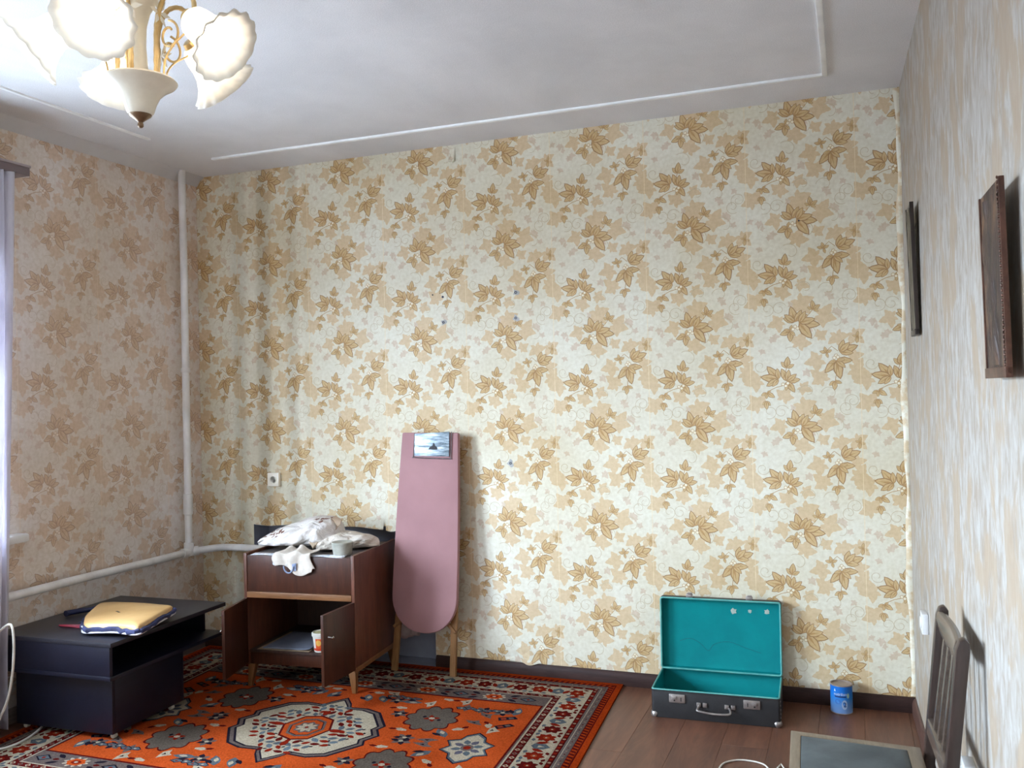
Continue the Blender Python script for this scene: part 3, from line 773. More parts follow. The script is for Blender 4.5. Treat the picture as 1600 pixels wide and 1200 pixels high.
nt.link(col, bs.inputs['Base Color']); bs.inputs['Roughness'].default_value = 1.; bs.inputs['Specular IOR Level'].default_value = .0
bump(nt, bs, noise(nt, v, 330, 2), .6, .004)
tag(obj('rug', tinted_mesh('rug', V3, RF, RT), M_rug), 'red orange oriental rug with cream medallion spread over the brown floor', 'rug')

# ---------------------------------------------------------------- cabinet with open doors
CABZ = .009
W_dark = wood('reddish_brown_veneer', (50, 26, 17), (80, 43, 28), 'z', .34, 7, wear=.25)
W_side = wood('reddish_brown_veneer_side', (70, 39, 28), (114, 68, 49), 'z', .30, 6)
W_light = wood('light_worn_wood', (104, 66, 38), (136, 92, 56), 'x', .4, 9)
W_leg = wood('light_wood_leg', (96, 60, 30), (128, 84, 46), 'z', .4, 9)
W_in = wood('dark_inner_wood', (44, 28, 22), (72, 46, 34), 'z', .6, 6)
M_top = pmat('grey_worn_board', (112, 104, 100), (84, 76, 74), 9, rough=.6)
cab = thing('cabinet', 'reddish brown wooden cabinet on four legs with both doors standing open', 'cabinet', (-2.626, -.556, CABZ), math.radians(5))
cw, cd, ch = .635, .535, .70
obj('side_panel', Bx(-.018, 0, 0, cd, .115, ch), W_side, cab, bevel=.002)
obj('side_panel', Bx(-cw, -cw+.018, 0, cd, .115, ch), W_side, cab, bevel=.002)
obj('back_panel', Bx(-cw+.018, -.018, cd-.01, cd, .115, ch-.03), W_in, cab)
obj('front_panel', Bx(-cw+.019, -.019, .004, .022, .500, ch-.012), W_dark, cab, bevel=.002)
obj('rail', Bx(-cw+.018, -.018, -.004, .022, .468, .499), W_light, cab, bevel=.003, label='light worn wooden strip under the front panel')
obj('bottom_rail', Bx(-cw+.018, -.018, .02, .04, .115, .178), W_dark, cab, bevel=.003)
obj('shelf', Bx(-cw+.018, -.018, .01, cd-.01, .178, .192), W_in, cab, bevel=.002)
obj('top_board', Bx(-cw+.018, -.018, .022, cd-.01, ch-.03, ch-.014), M_top, cab, bevel=.002, label='grey worn board sunk between the side panels')
obj('edge_strip', Bx(-.016, .004, .0, cd, .108, .132), W_light, cab, bevel=.002)
for sx, sy in ((-.03, .03), (-cw+.03, .03), (-.03, cd-.03), (-cw+.03, cd-.03)):
    dx = .012 if sx > -.1 else -.012; dy = -.012 if sy < .1 else .012
    obj('leg', frustum((sx+dx, sy+dy, 0), (.022, .022), (sx, sy, .115), (.04, .04)), W_leg, cab, bevel=.003)
dl = .283
def door(hx, sgn, ang, dy=0):
    # the leaf swings out about its hinge line
    mt = T(hx, .002, 0) @ rotz(ang)
    d = obj('door', xf(Bx(0 if sgn > 0 else -dl, dl if sgn > 0 else 0, -.008, .008, .122, .464), mt), W_dark, cab, bevel=.002)
    kx = sgn*(dl-.045)
    k_ = lathe([(.008, 0), (.006, .006), (.004, .014), (.009, .02), (.009, .026), (.005, .029)], 14)
    M_knob = pmat('steel_knob', (190, 184, 176), None, rough=.25, metal=1.)
    obj('knob', xf(k_, mt @ T(kx, -.008, .35) @ Matrix.Rotation(PI/2, 4, 'X')), M_knob, d, smooth=True)
    return d
door(-.010, -1, math.radians(84), 0)
door(-cw+.010, 1, math.radians(-81), 0)

# things in the cabinet
M_card = pmat('blue_grey_card', (124, 128, 142), (104, 108, 122), 6, rough=.7); M_kraft = pmat('brown_paper', (170, 146, 116), (146, 122, 96), 12, rough=.8)
def at_cab(x, y, z): return tuple(cab_m @ Vector((x, y, z)))
cab_m = T(-2.626, -.556, CABZ) @ rotz(math.radians(5))
p0 = at_cab(-.36, .2, .1925)
t = thing('cardboard_sheet', 'blue grey cardboard sheet lying on the cabinet shelf', 'cardboard', p0, math.radians(5))
obj('sheet', sheet(lambda u, v_: (-.19+.27*u, -.17+.33*v_, .006+.02*max(0, u-.8)*5*max(0, .3-v_)), 14, 14), M_card, t, smooth=True, solid=.003, recalc=False)
obj('paper_liner', sheet(lambda u, v_: (-.215+.30*u, -.183+.35*v_, .0016+.001*math.sin(u*9)), 10, 10), M_kraft, t, solid=.001, recalc=False, label='brown paper showing at the edge')
p0 = at_cab(-.222, .055, .1930)
tub_ = thing('plastic_pail', 'white plastic pail with a red and orange label behind the right cabinet door', 'pail', p0, math.radians(5))
M_pail = pmat('white_plastic_pail', (226, 220, 208), None, rough=.4); M_lid = pmat('yellowed_lid', (196, 186, 140), (180, 170, 126), 8, rough=.45)
obj('body', lathe([(.034, 0), (.036, .004), (.043, .085), (.043, .09)], 28), M_pail, tub_, smooth=True)
obj('lid', lathe([(.0455, .080), (.0475, .082), (.0475, .097), (.045, .1), (.042, .1), (.040, .0955), (.001, .0955)], 28), M_pail, tub_, smooth=True)
obj('lid_top', lathe([(.040, .0956), (.001, .0966)], 28), M_lid, tub_, smooth=True)
def wrap(poly, r0, r1, h, mat, name, parent, a_off, lift=.0004, slope=True):
    """flat print wrapped on a tapered wall; poly in (angle, z)"""
    V = [((r0+(r1-r0)*z/h+lift)*math.cos(a+a_off), (r0+(r1-r0)*z/h+lift)*math.sin(a+a_off), z) for a, z in poly]
    return V
def label_patch(a0, a1, z0, z1, a_off, r0, r1, h, lift):
    fn = lambda u, v_: ((r0+(r1-r0)*(z0+(z1-z0)*v_)/h+lift)*math.cos(a_off+a0+(a1-a0)*u), (r0+(r1-r0)*(z0+(z1-z0)*v_)/h+lift)*math.sin(a_off+a0+(a1-a0)*u), z0+(z1-z0)*v_)
    return sheet(fn, 12, 4)
M_or = pmat('orange_print', (222, 92, 36), (206, 76, 30), 20, rough=.4, bumps=0); M_rd = pmat('red_print', (206, 60, 34), None, rough=.4, bumps=0); M_yl = pmat('yellow_print', (232, 176, 84), None, rough=.4, bumps=0)
la = -PI*.5
obj('label', label_patch(-.28, .75, .022, .072, la, .036, .043, .085, .0006), M_or, tub_, smooth=True, recalc=False, label='orange label with a yellow disc')
obj('label_band', label_patch(-.75, .9, .010, .022, la, .036, .043, .085, .0006), M_rd, tub_, smooth=True, recalc=False)
disc = [(0.2, .052)]
V = wrap([(.12, .05)]+[(.12+.34*math.cos(k*PI/9), .05+.016*math.sin(k*PI/9)) for k in range(18)], .036, .043, .085, None, '', None, la, .0012)
obj('label_disc', (V, [(0, 1+k, 1+(k+1) % 18) for k in range(18)]), M_yl, tub_, recalc=False)

# ---------------------------------------------------------------- bed linen, pillow, sheet and tub on the cabinet
ztop = .009+ch-.014
m, nt, bs = newmat('floral_bed_linen'); M_linen = m
at = nt.node('ShaderNodeAttribute'); at.attribute_name = 'tint'
v = mapping(nt); nt.link(mix(nt, at.outputs['Color'], ramp(nt, noise(nt, v, 20, 4), [(.3, (236, 232, 228)), (.7, (255, 255, 255))]), 1.0, 'MULTIPLY'), bs.inputs['Base Color'])
bs.inputs['Roughness'].default_value = .85
wvn = nt.node('ShaderNodeTexNoise'); wvn.inputs['Scale'].default_value = 9; wvn.inputs['Detail'].default_value = 5; wvn.inputs['Distortion'].default_value = 1.5
nt.link(mapping(nt, (.6, 1.2, 1.4), (0, 0, .5)), wvn.inputs['Vector']); bump(nt, bs, wvn.outputs[0], .9, .045)
def cloth_blob(prof, nu, nv, tintf, name, label, cat, mat, loc, rz):
    """a stuffed cloth bag: prof(u) -> (x, y, z centre, half width, half height); closed loft"""
    V, F, TI = [], [], []
    for i in range(nu+1):
        u = i/nu; cx, cy, cz, hw_, hh_ = prof(u)
        for j in range(nv):
            a = 2*PI*j/nv
            ca, sa = math.cos(a), math.sin(a)
            n1 = 1+.07*math.sin(9*u+3*a)+.05*math.sin(17*u-2*a+1)+.035*math.sin(31*u+5*a)
            y = hw_*math.copysign(abs(ca)**.8, ca)*n1; z = hh_*math.copysign(abs(sa)**(.9 if sa > 0 else .45), sa)*(n1 if sa > 0 else 1)
            V.append((cx, cy+y, cz+z))
    for i in range(nu):
        for j in range(nv):
            k2 = (j+1) % nv; F.append((i*nv+j, i*nv+k2, (i+1)*nv+k2, (i+1)*nv+j)); TI.append(tintf((i+.5)/nu, (j+.5)/nv))
    F.append(tuple(range(nv))); TI.append(tintf(0, 0)); F.append(tuple(range((nu+1)*nv-1, nu*nv-1, -1))); TI.append(tintf(1, 0))
    me = tinted_mesh(name, V, F, TI)
    bm = bmesh.new(); bm.from_mesh(me); bmesh.ops.recalc_face_normals(bm, faces=bm.faces[:]); bm.to_mesh(me); bm.free()
    for p in me.polygons: p.use_smooth = True
    o = obj(name, me, mat); o.location = loc; o.rotation_euler = (0, 0, rz)
    return tag(o, label, cat)
LW, LB, LB2 = lin((232, 226, 222)), lin((124, 84, 70)), lin((160, 120, 104))
flowers = [(.10, .28), (.16, .36), (.14, .20), (.24, .30), (.22, .42), (.30, .40), (.12, .12), (.19, .15), (.07, .40), (.72, .30), (.78, .22), (.80, .34), (.86, .26), (.84, .16), (.55, .06), (.60, .09)]
fr = random.Random(3); marks = []
for (fu, fv) in flowers:
    for k in range(5): marks.append((fu+fr.uniform(-.028, .028), fv+fr.uniform(-.04, .04), fr.uniform(.008, .014), fr.uniform(0, 3)))
def linen_tint(u, v_):
    for (a, b, r, an) in marks:
        du, dv = (u-a), (v_-b)*1.0
        x = du*math.cos(an)+dv*math.sin(an); y = -du*math.sin(an)+dv*math.cos(an)
        if (x/(r*1.9))**2+(y/(r*.9))**2 < 1: return LB if r > .008 else LB2
    return LW
def linen_prof(u):
    # a bag that swells to the right and comes to a soft corner at the left
    hgt = .02+.076*(u**.75)*(1-u**9); 
    wd = .03+.135*math.sin(PI*min(1, .12+u*.62))**.9*(1-u**14)
    return (-.245+.455*u, .02*math.sin(u*3), hgt+.012, wd*(1 if u < .98 else .8), hgt)
cx, cy, cz = at_cab(-.395, .25, ch-.002)
cloth_blob(linen_prof, 110, 110, linen_tint, 'duvet_cover', 'white duvet cover with brown flowers bundled on top of the cabinet', 'bedding', M_linen, (cx, cy, cz), math.radians(14))
# ruffle of the duvet cover is a part
dv_ob = bpy.data.objects['duvet_cover']
M_ruffle = pmat('tan_ruffle', (188, 166, 142), (158, 134, 110), 16, rough=.8)
def ruffle(u, v_):
    x = .165-.12*u+.012*math.sin(u*40)*v_; y = -.02-.115*u-.01*math.sin(u*31)
    z = .165-.125*u**1.2+.014*math.sin(u*46+1)*(v_+.2)
    return (x+.035*v_, y-.012*v_+.008*math.cos(u*44), max(.006, z-.03*v_))
obj('ruffle', sheet(ruffle, 60, 8), M_ruffle, dv_ob, smooth=True, solid=.002, recalc=False, label='tan frilled edge of the duvet cover')
PT1 = lin((224, 214, 202))
def pil_prof(u):
    s = math.sin(PI*min(1, max(0, .06+.9*u)))**.5
    return (-.15+.33*u, 0, .006+.036*s, .035+.055*s, .006+.036*s)
cx, cy, cz = at_cab(-.172, .25, ch-.004)
cloth_blob(pil_prof, 50, 40, lambda u, v_: PT1, 'pillowcase', 'cream pillow slumped beside the duvet cover on the cabinet', 'pillow', M_linen, (cx, cy, cz), math.radians(38))
M_sheet = pmat('beige_cloth', (216, 206, 194), (192, 180, 166), 18, rough=.85, bumps=.4, bscale=120)
def drape(u, v_):
    # lies on the top, then falls over the front edge
    L_ = .20*v_; x = -.44+.20*u+.012*math.sin(v_*7)+.03*v_*(u-.4)
    edge = .10+.02*math.sin(u*8)
    z = ch+.004+.012*math.sin(u*14)*(1-v_)+.02*(1-v_)**2*3*u*(1-u)*4*.4
    if L_ < edge: return (x, edge-L_-.012, z)
    d = L_-edge; d *= (.62+.5*u)*(1 if u < .93 else .8)
    return (x, -.012-.006*math.sin(u*16), ch+.002-d)
me = mesh_of(sheet(lambda u, v_: tuple(cab_m @ Vector(drape(u, v_))), 40, 36), smooth=True, recalc=False)
tag(obj('sheet_cloth', me, M_sheet, solid=.002), 'beige cloth hanging over the cabinet front below the duvet cover', 'cloth')
M_lace = pmat('pale_blue_lace', (220, 226, 234), (176, 188, 204), 60, rough=.8, contrast=(.45, .55), bumps=.4, bscale=140)
def lace(u, v_):
    x = -.46+.11*u; d = .004+.052*v_+.006*math.sin(u*20)*v_
    return (x, -.0035-.004*math.sin(u*19)*v_, ch+.004-d if v_ > .08 else ch+.003)
obj_l = obj('lace_cloth', mesh_of(sheet(lambda u, v_: tuple(cab_m @ Vector(lace(u, v_))), 40, 12), smooth=True, recalc=False), M_lace, solid=.0015)
tag(obj_l, 'pale blue lace cloth hanging at the left of the cabinet front', 'cloth')
M_paper = pmat('printed_white_paper', (226, 226, 228), (168, 178, 196), 45, rough=.7, contrast=(.36, .5))
def paper(u, v_): return (-.595+.53*u, .004+.05*v_, ch-.0105+.003*math.sin(u*11)*(1-v_)+.004*v_)
tag(obj('shelf_paper', mesh_of(sheet(lambda u, v_: tuple(cab_m @ Vector(paper(u, v_))), 30, 4), smooth=True, recalc=False), M_paper, solid=.0008), 'white printed paper strip along the front edge of the cabinet top', 'paper')
M_blue = pmat('grey_blue_fabric', (152, 164, 190), (120, 132, 160), 12, rough=.6)
def loop_(u, v_):
    a = -.3+u*3.6; return (-.375+.03*math.cos(a), -.016-.006*v_, ch-.075-.032*math.sin(a)+.002*v_+.014)
V, F = tube([(-.36-.028*math.cos(a), -.02, ch-.058-.035*math.sin(a)) for a in [k*PI/12 for k in range(13)]], .004, 8)
strap = thing('fabric_strap', 'grey blue strap loop dangling below the beige cloth', 'strap', (0, 0, 0))
obj('strap_loop', xf((V, F), cab_m), M_blue, strap, smooth=True)
obj('strap_pad', xf(sheet(lambda u, v_: (-.352+.034*u, -.014-.003*math.sin(u*3), ch-.05-.04*v_+.008*u), 6, 6), cab_m), M_blue, strap, smooth=True, recalc=False, solid=.002)
# translucent tub
m, nt, bs = newmat('cloudy_plastic'); M_tub = m
nt.link(ramp(nt, noise(nt, mapping(nt), 20, 3), [(.3, (150, 148, 136)), (.7, (176, 174, 162))]), bs.inputs['Base Color']); bs.inputs['Roughness'].default_value = .35
bs.inputs['Subsurface Weight'].default_value = .3; bs.inputs['Subsurface Radius'].default_value = (.02, .02, .02)
cx, cy, cz = at_cab(-.105, .085, ch-.014)
tt_ = thing('plastic_tub', 'cloudy ribbed plastic tub on the right front of the cabinet top', 'tub', (cx, cy, cz+.001))
obj('tub_body', lathe([(.043, 0), (.046, .003), (.053, .05), (.053, .058)], 48, flute=lambda k, a: ((.0012*math.cos(24*a) if 0 < k < 3 else 0), 0)), M_tub, tt_, smooth=True)
obj('tub_lid', lathe([(.0545, .056), (.056, .058), (.056, .067), (.053, .07), (.050, .068), (.001, .068)], 48), M_tub, tt_, smooth=True)

# ---------------------------------------------------------------- ironing board
M_pink = pmat('dusty_pink_cloth', (206, 142, 156), (192, 126, 142), 3.5, rough=.8, bumps=.35, bscale=180)
m, nt, bs = newmat('dusty_pink_cloth_stained'); M_pink = m
v = mapping(nt)
col = ramp(nt, noise(nt, v, 3.2, 4, .55), [(.3, (154, 113, 114)), (.7, (168, 125, 126))])
col = mix(nt, col, (146, 108, 120), ramp(nt, noise(nt, mapping(nt, (1, 1, .5)), 5.5, 5, .65, 1.5), [(.62, (0, 0, 0)), (.72, (120, 120, 120))]))
nt.link(col, bs.inputs['Base Color']); bs.inputs['Roughness'].default_value = .8
n1 = bump(nt, None, noise(nt, mapping(nt, (1.2, 1, .5)), 4, 3), .4, .02); bump(nt, bs, noise(nt, v, 220, 2), .25, .002, n1)
W_board = wood('pale_ironing_board_wood', (118, 82, 46), (158, 116, 72), 'z', .5, 9)
# local frame: y = out of the board towards the room, z up along the board
lean = math.atan2(.12, 1.31)
ib = thing('ironing_board', 'pink covered ironing board leaning against the floral wall beside the cabinet', 'ironing board', (-2.425, -.175, .009), 0)
ibm = Matrix.Rotation(-lean, 4, 'X') @ Matrix.Rotation(math.radians(.6), 4, 'Y')
def board_outline(inset=0):
    # x, z outline: square at the top, rounded foot, widest low down
    L_, R_ = [], []
    for k in range(13):
        t = k/12; z = 1.305-(1.305-.42)*t
        hwd = .170+.020*math.sin(min(1, t*1.05)*PI*.5)
        L_.append((-hwd+inset-.012*t, z-inset*(k == 0))); R_.append((hwd-inset-.004*t, z-inset*(k == 0)))
    x0, x1 = L_[-1][0], R_[-1][0]; c = (x0+x1)/2; rx = (x1-x0)/2; arc = []
    for k in range(1, 20):
        a = PI+PI*k/20; arc.append((c+rx*math.copysign(abs(math.cos(a))**.9, math.cos(a)), .42+(.195-inset)*math.sin(a)*1.0))
    out = L_+arc+R_[::-1]
    # round the top corners
    return out
ol = board_outline()
V, F = prism(ol, -.034, 0, 'xz')
bd = obj('padded_cover', xf((V, F), ibm), M_pink, ib, bevel=.011)
V, F = prism(board_outline(.02), 0.0, .010, 'xz')
obj('backing_board', xf((V, F), ibm), W_board, ib)
def leg(x0, z0, x1, z1, wd, y):
    d = Vector((x1-x0, 0, z1-z0)); n_ = Vector((d.z, 0, -d.x)).normalized()*wd/2
    P4 = [(x0+n_.x, z0+n_.z), (x1+n_.x, z1+n_.z), (x1-n_.x, z1-n_.z), (x0-n_.x, z0-n_.z)]
    return prism(P4, y, y+.022, 'xz')
obj('leg', leg(-.170, .95, -.196, 0, .034, .011), W_board, ib, bevel=.003) if 0 else None
for P_ in ((-.150, .90, -.2, .004), (.150, .90, .152, .004)):
    vf = leg(P_[0], P_[1], P_[2], P_[3], .034, .011)
    obj('leg', xf(vf, ibm), W_board, ib, bevel=.003)
for P_ in ((-.205, .24, -.06, .36), (.165, .235, .06, .335)):
    obj('brace', xf(leg(P_[0], P_[1], P_[2], P_[3], .016, .002), ibm), W_board, ib, bevel=.002)
obj('crossbar', xf(prism([(-.16, .34), (.15, .34), (.15, .366), (-.16, .366)], .034, .05, 'xz'), ibm), W_board, ib, bevel=.002)
m, nt, bs = newmat('brushed_tin'); M_tinplate = m
v = mapping(nt, (.25, 1, 2.2))
nt.link(ramp(nt, noise(nt, v, 26, 5, .7), [(.34, (50, 56, 62)), (.5, (118, 128, 134)), (.66, (186, 192, 196))]), bs.inputs['Base Color'])
bs.inputs['Metallic'].default_value = .75; bs.inputs['Roughness'].default_value = .38
bump(nt, bs, noise(nt, v, 60, 3), .5, .004)
M_steel = pmat('steel_wire', (150, 146, 150), (110, 106, 110), 20, rough=.3, metal=1.)
pl = obj('iron_rest', xf(prism([(-.088, 1.298), (.122, 1.31), (.124, 1.176), (-.086, 1.176)], -.042, -.036, 'xz'), ibm), M_tinplate, ib, bevel=.002, label='ribbed tin plate for the iron at the top corner')
rib = []
for k in range(8):
    z = 1.287-k*.0142; rib.append(Bx(-.072, .106, -.0445, -.041, z-.0028, z+.0028))
obj('ridge', xf(([v_ for r_ in rib for v_ in r_[0]], [tuple(i+8*q for i in f) for q, r_ in enumerate(rib) for f in r_[1]]), ibm), M_tinplate, pl, bevel=.001)['kind'] = 'stuff'
obj('wire_frame', xf(tube(smooth_path([(-.088, -.04, 1.30), (-.091, -.04, 1.18), (-.082, -.04, 1.168), (.118, -.04, 1.164), (.132, -.04, 1.176), (.134, -.04, 1.31)], 5), .0026, 8), ibm), M_steel, pl, smooth=True)
M_scorch = pmat('scorch_mark', (66, 64, 66), (44, 42, 44), 30, rough=.7)
obj('scorch_mark', xf(prism([(.0, 1.212), (.055, 1.212), (.05, 1.224), (.042, 1.232), (.036, 1.234), (.034, 1.248), (.028, 1.248), (.026, 1.234), (.012, 1.23)], -.0462, -.0442, 'xz'), ibm), M_scorch, pl)

# ---------------------------------------------------------------- low table
W_tab = wood('near_black_veneer', (14, 15, 28), (23, 24, 40), 'y', .36, 8, spec=.5)  # black veneer with a blue haze mixed into its colour
W_tabtop = wood('near_black_veneer_top', (30, 29, 36), (42, 41, 48), 'y', .38, 8, spec=.5)
M_cast = pmat('pale_caster', (206, 198, 178), None, rough=.4); 
tx, ty = -3.315, -1.475
tb = thing('low_table', 'black low table with an open shelf on a boxy wheeled base', 'table', (tx, ty, .009), math.radians(1.8))
tw, td = .675, .81
obj('table_top', Bx(-tw, .006, 0, td, .430, .450), W_tabtop, tb, bevel=.003)
obj('lower_board', Bx(-tw, .0, 0, td, .283, .301), W_tab, tb, bevel=.003)
obj('end_panel', Bx(-tw+.004, -.004, .003, .021, .301, .430), W_tab, tb, bevel=.002)
obj('end_panel', Bx(-tw+.004, -.10, td-.05, td-.032, .301, .430), W_tab, tb, bevel=.002)
obj('back_panel', Bx(-tw+.02, -tw+.036, .021, td-.05, .301, .430), W_tab, tb)
obj('divider', Bx(-.36, -.345, .021, td-.05, .301, .430), W_tab, tb)
bx0, bx1, by0, by1 = -.60, -.045, .058, .535
obj('base_panel', Bx(bx0, bx1, by0, by0+.018, .025, .283), W_tab, tb, bevel=.002)
obj('base_panel', Bx(bx0, bx1, by1-.018, by1, .025, .283), W_tab, tb, bevel=.002)
obj('base_panel', Bx(bx1-.018, bx1, by0+.018, by1-.018, .025, .283), W_tab, tb, bevel=.002)
obj('base_panel', Bx(bx0, bx0+.018, by0+.018, by1-.018, .025, .283), W_tab, tb, bevel=.002)
obj('base_bottom', Bx(bx0+.018, bx1-.018, by0+.018, by1-.018, .03, .045), W_tab, tb)
for x, y in ((bx1-.02, by0+.03), (bx1-.02, by1-.07), (bx0+.03, by0+.03), (bx0+.03, by1-.06)):
    c_ = obj('caster', xf(lathe([(.010, -.011), (.0125, -.009), (.0125, .009), (.010, .011)], 14), T(x, y, .0125) @ Matrix.Rotation(PI/2, 4, 'X')), M_cast, tb, smooth=True)
    obj('caster_plate', Cb((x, y, .0245), (.024, .026, .006)), M_cast, c_, bevel=.001)
# seat pad and tools on the table
ttz = .009+.450
M_gold = pmat('golden_beige_board', (198, 158, 104), (182, 140, 86), 5, rough=.45)
M_navy = pmat('navy_fabric', (40, 46, 88), (26, 28, 56), 20, rough=.8, bumps=.6, bscale=120)
M_cord = pmat('white_piping', (206, 202, 208), None, rough=.5)
pad = thing('seat_pad', 'golden beige seat pad with frayed navy edging lying on the black table', 'seat pad', (-3.50, -1.20, ttz), 0)
# outline in world offsets from (-3.50,-1.20), going round
pol = [(-.03, -.195), (-.10, -.135), (-.19, -.04), (-.285, .10), (-.335, .185), (-.31, .21), (-.23, .215), (-.06, .20), (.06, .175), (.14, .16), (.165, .135), (.20, .03), (.245, -.10), (.275, -.185), (.26, -.205), (.20, -.195), (.12, -.18), (.04, -.19)]
pol_s = [(p.x, p.y) for p in smooth_path([(a*1.0-.02, b*1.0, 0) for a, b in pol], 3, True)]
def padded(o_, z0, z1, dome):
    n_ = len(o_); V = []; F = []
    rings = [(1.0, z0), (1.02, z0+.3*(z1-z0)), (1.0, z0+.75*(z1-z0)), (.95, z1), (.6, z1+dome*.7), (.25, z1+dome)]
    for s, z in rings: V += [(x*s, y*s, z) for x, y in o_]
    for k in range(len(rings)-1):
        for i in range(n_): j = (i+1) % n_; F.append((k*n_+i, k*n_+j, (k+1)*n_+j, (k+1)*n_+i))
    F.append(tuple(range((len(rings)-1)*n_, len(rings)*n_))); F.append(tuple(range(n_-1, -1, -1)))
    return V, F
tilt = Matrix.Rotation(math.radians(-3), 4, 'Y') @ Matrix.Rotation(math.radians(1), 4, 'X')
padm = T(.02, .0, .034) @ tilt
obj('board', xf(padded(pol_s, 0, .026, .004), padm), M_gold, pad, smooth=True)
rr_ = random.Random(5)
edge = [(x*1.03+rr_.uniform(-.006, .006), y*1.03+rr_.uniform(-.006, .006), .002+rr_.uniform(-.004, .008)) for x, y in pol_s]
edge = [tuple(padm @ Vector(e)) for e in edge]; edge = [(x, y, max(.012, z-.006)) for x, y, z in edge]
obj('fabric_edge', tube(edge, .012, 8, True), M_navy, pad, smooth=True, label='frayed navy fabric edge')
cordp = [(x*1.06, y*1.06, .0) for x, y in pol_s]; cordp = [tuple(padm @ Vector(e)) for e in cordp]; cordp = [(x, y, max(.004, z-.012)) for x, y, z in cordp]
obj('piping', tube(cordp, .0042, 6, True), M_cord, pad, smooth=True, label='white piping cord')
for k in range(16):
    i = rr_.choice([0, 1, 2, 3, 4, 5, 6, 7, 8, 9, 10, 11, 12, 13]); e = edge[i]
    a = rr_.uniform(0, 6.28)
    obj('tuft', tube([e, (e[0]+.014*math.cos(a), e[1]+.014*math.sin(a), e[2]+.01), (e[0]+.022*math.cos(a+.6), e[1]+.022*math.sin(a+.6), max(.006, e[2]+.008))], .0045, 6, rfun=lambda t: .005*(1-.6*t)), (M_navy, M_navy, M_cord)[k % 3], pad, smooth=True)
obj('slot', xf(prism([(-.075, .008), (-.068, .014), (-.030, -.006), (-.037, -.012)], .029, .0308, 'xy'), padm), M_black, pad)
M_nav2 = pmat('dark_blue_plastic', (30, 38, 78), (20, 26, 56), 10, rough=.4); M_red = pmat('red_plastic', (150, 40, 58), (120, 30, 46), 10, rough=.4)
t = thing('hand_tool', 'dark blue handled tool sticking out from under the seat pad', 'tool', (-3.86, -1.075, ttz+.016))
obj('handle', tube(smooth_path([(-.055, -.075, 0), (-.05, -.05, .0), (-.02, 0, .001), (.03, .05, .001), (.09, .07, 0), (.15, .085, 0)], 5), .015, 10, rfun=lambda t: .0155-.003*math.sin(t*3)), M_nav2, t, smooth=True)
obj('shank', tube([(.15, .085, 0), (.24, .11, .002)], .004, 8), M_steel, t, smooth=True)
t = thing('plier_handles', 'slim red handles lying on the table left of the seat pad', 'tool', (-3.75, -1.30, ttz+.006))
for s in (-1, 1):
    obj('handle', tube(smooth_path([(-.035, -.008, 0), (.02, .006*s-.003, .001), (.08, .014*s+.005, .001), (.13, .016*s+.01, 0)], 4), .0052, 8), M_red, t, smooth=True)

# ---------------------------------------------------------------- suitcase
M_case = pmat('worn_charcoal_fibre', (38, 36, 36), (29, 27, 28), 12, rough=.55, bumps=.3, bscale=200)
M_lin = pmat('turquoise_lining', (1, 132, 132), (1, 120, 122), 5, rough=.6, bumps=.1, spec=.15)
M_lip = pmat('pale_turquoise_lip', (104, 176, 164), (70, 150, 146), 14, rough=.5)
M_chrome = pmat('tarnished_chrome', (190, 182, 176), (150, 142, 138), 16, rough=.35, metal=.85)
M_scuff = pmat('scuffed_lining', (190, 186, 170), (150, 170, 160), 40, rough=.8)
sw, sd, sh = .575, .355, .128
case = thing('suitcase', 'open charcoal suitcase with turquoise lining on the floor against the wall', 'suitcase', (-.868, -.216, .001), math.radians(2.2))
def rrect(w_, d_, r, n_=5):
    out = []
    for cx_, cy_, a0 in ((w_/2-r, d_/2-r, 0), (-w_/2+r, d_/2-r, PI/2), (-w_/2+r, -d_/2+r, PI), (w_/2-r, -d_/2+r, 3*PI/2)):
        for k in range(n_+1): a = a0+PI/2*k/n_; out.append((cx_+r*math.cos(a), cy_+r*math.sin(a)))
    return out
def tray(w_, d_, h, th, r, inner=False):
    o_, i_ = rrect(w_, d_, r), rrect(w_-2*th, d_-2*th, max(.002, r-th)); n_ = len(o_)
    V = [(x, y, 0) for x, y in o_]+[(x, y, h) for x, y in o_]+[(x, y, h) for x, y in i_]+[(x, y, th) for x, y in i_]
    F = [tuple(range(n_-1, -1, -1)), tuple(range(3*n_, 4*n_))]
    for a_ in range(3):
        F += [(a_*n_+i, a_*n_+(i+1) % n_, (a_+1)*n_+(i+1) % n_, (a_+1)*n_+i) for i in range(n_)]
    return V, F
obj('base_shell', tray(sw, sd, sh, .005, .012), M_case, case, bevel=.0015)
obj('lining', xf(tray(sw-.0101, sd-.0101, sh-.0055, .0025, .009), T(0, 0, .0052)), M_lin, case, bevel=.001, label='turquoise paper lining')
def rimpath(w_, d_, r, z): return [(x, y, z) for x, y in rrect(w_, d_, r, 4)]
obj('rim', tube(rimpath(sw-.008, sd-.008, .011, sh), .0042, 8, True), M_lip, case, smooth=True, label='pale turquoise rim')
obj('rim_edge', tube(rimpath(sw, sd, .013, sh-.004), .0032, 6, True), M_case, case, smooth=True)
obj('lining_flap', Cb((.272, -.11, .08), (.003, .07, .05)), M_black, case)
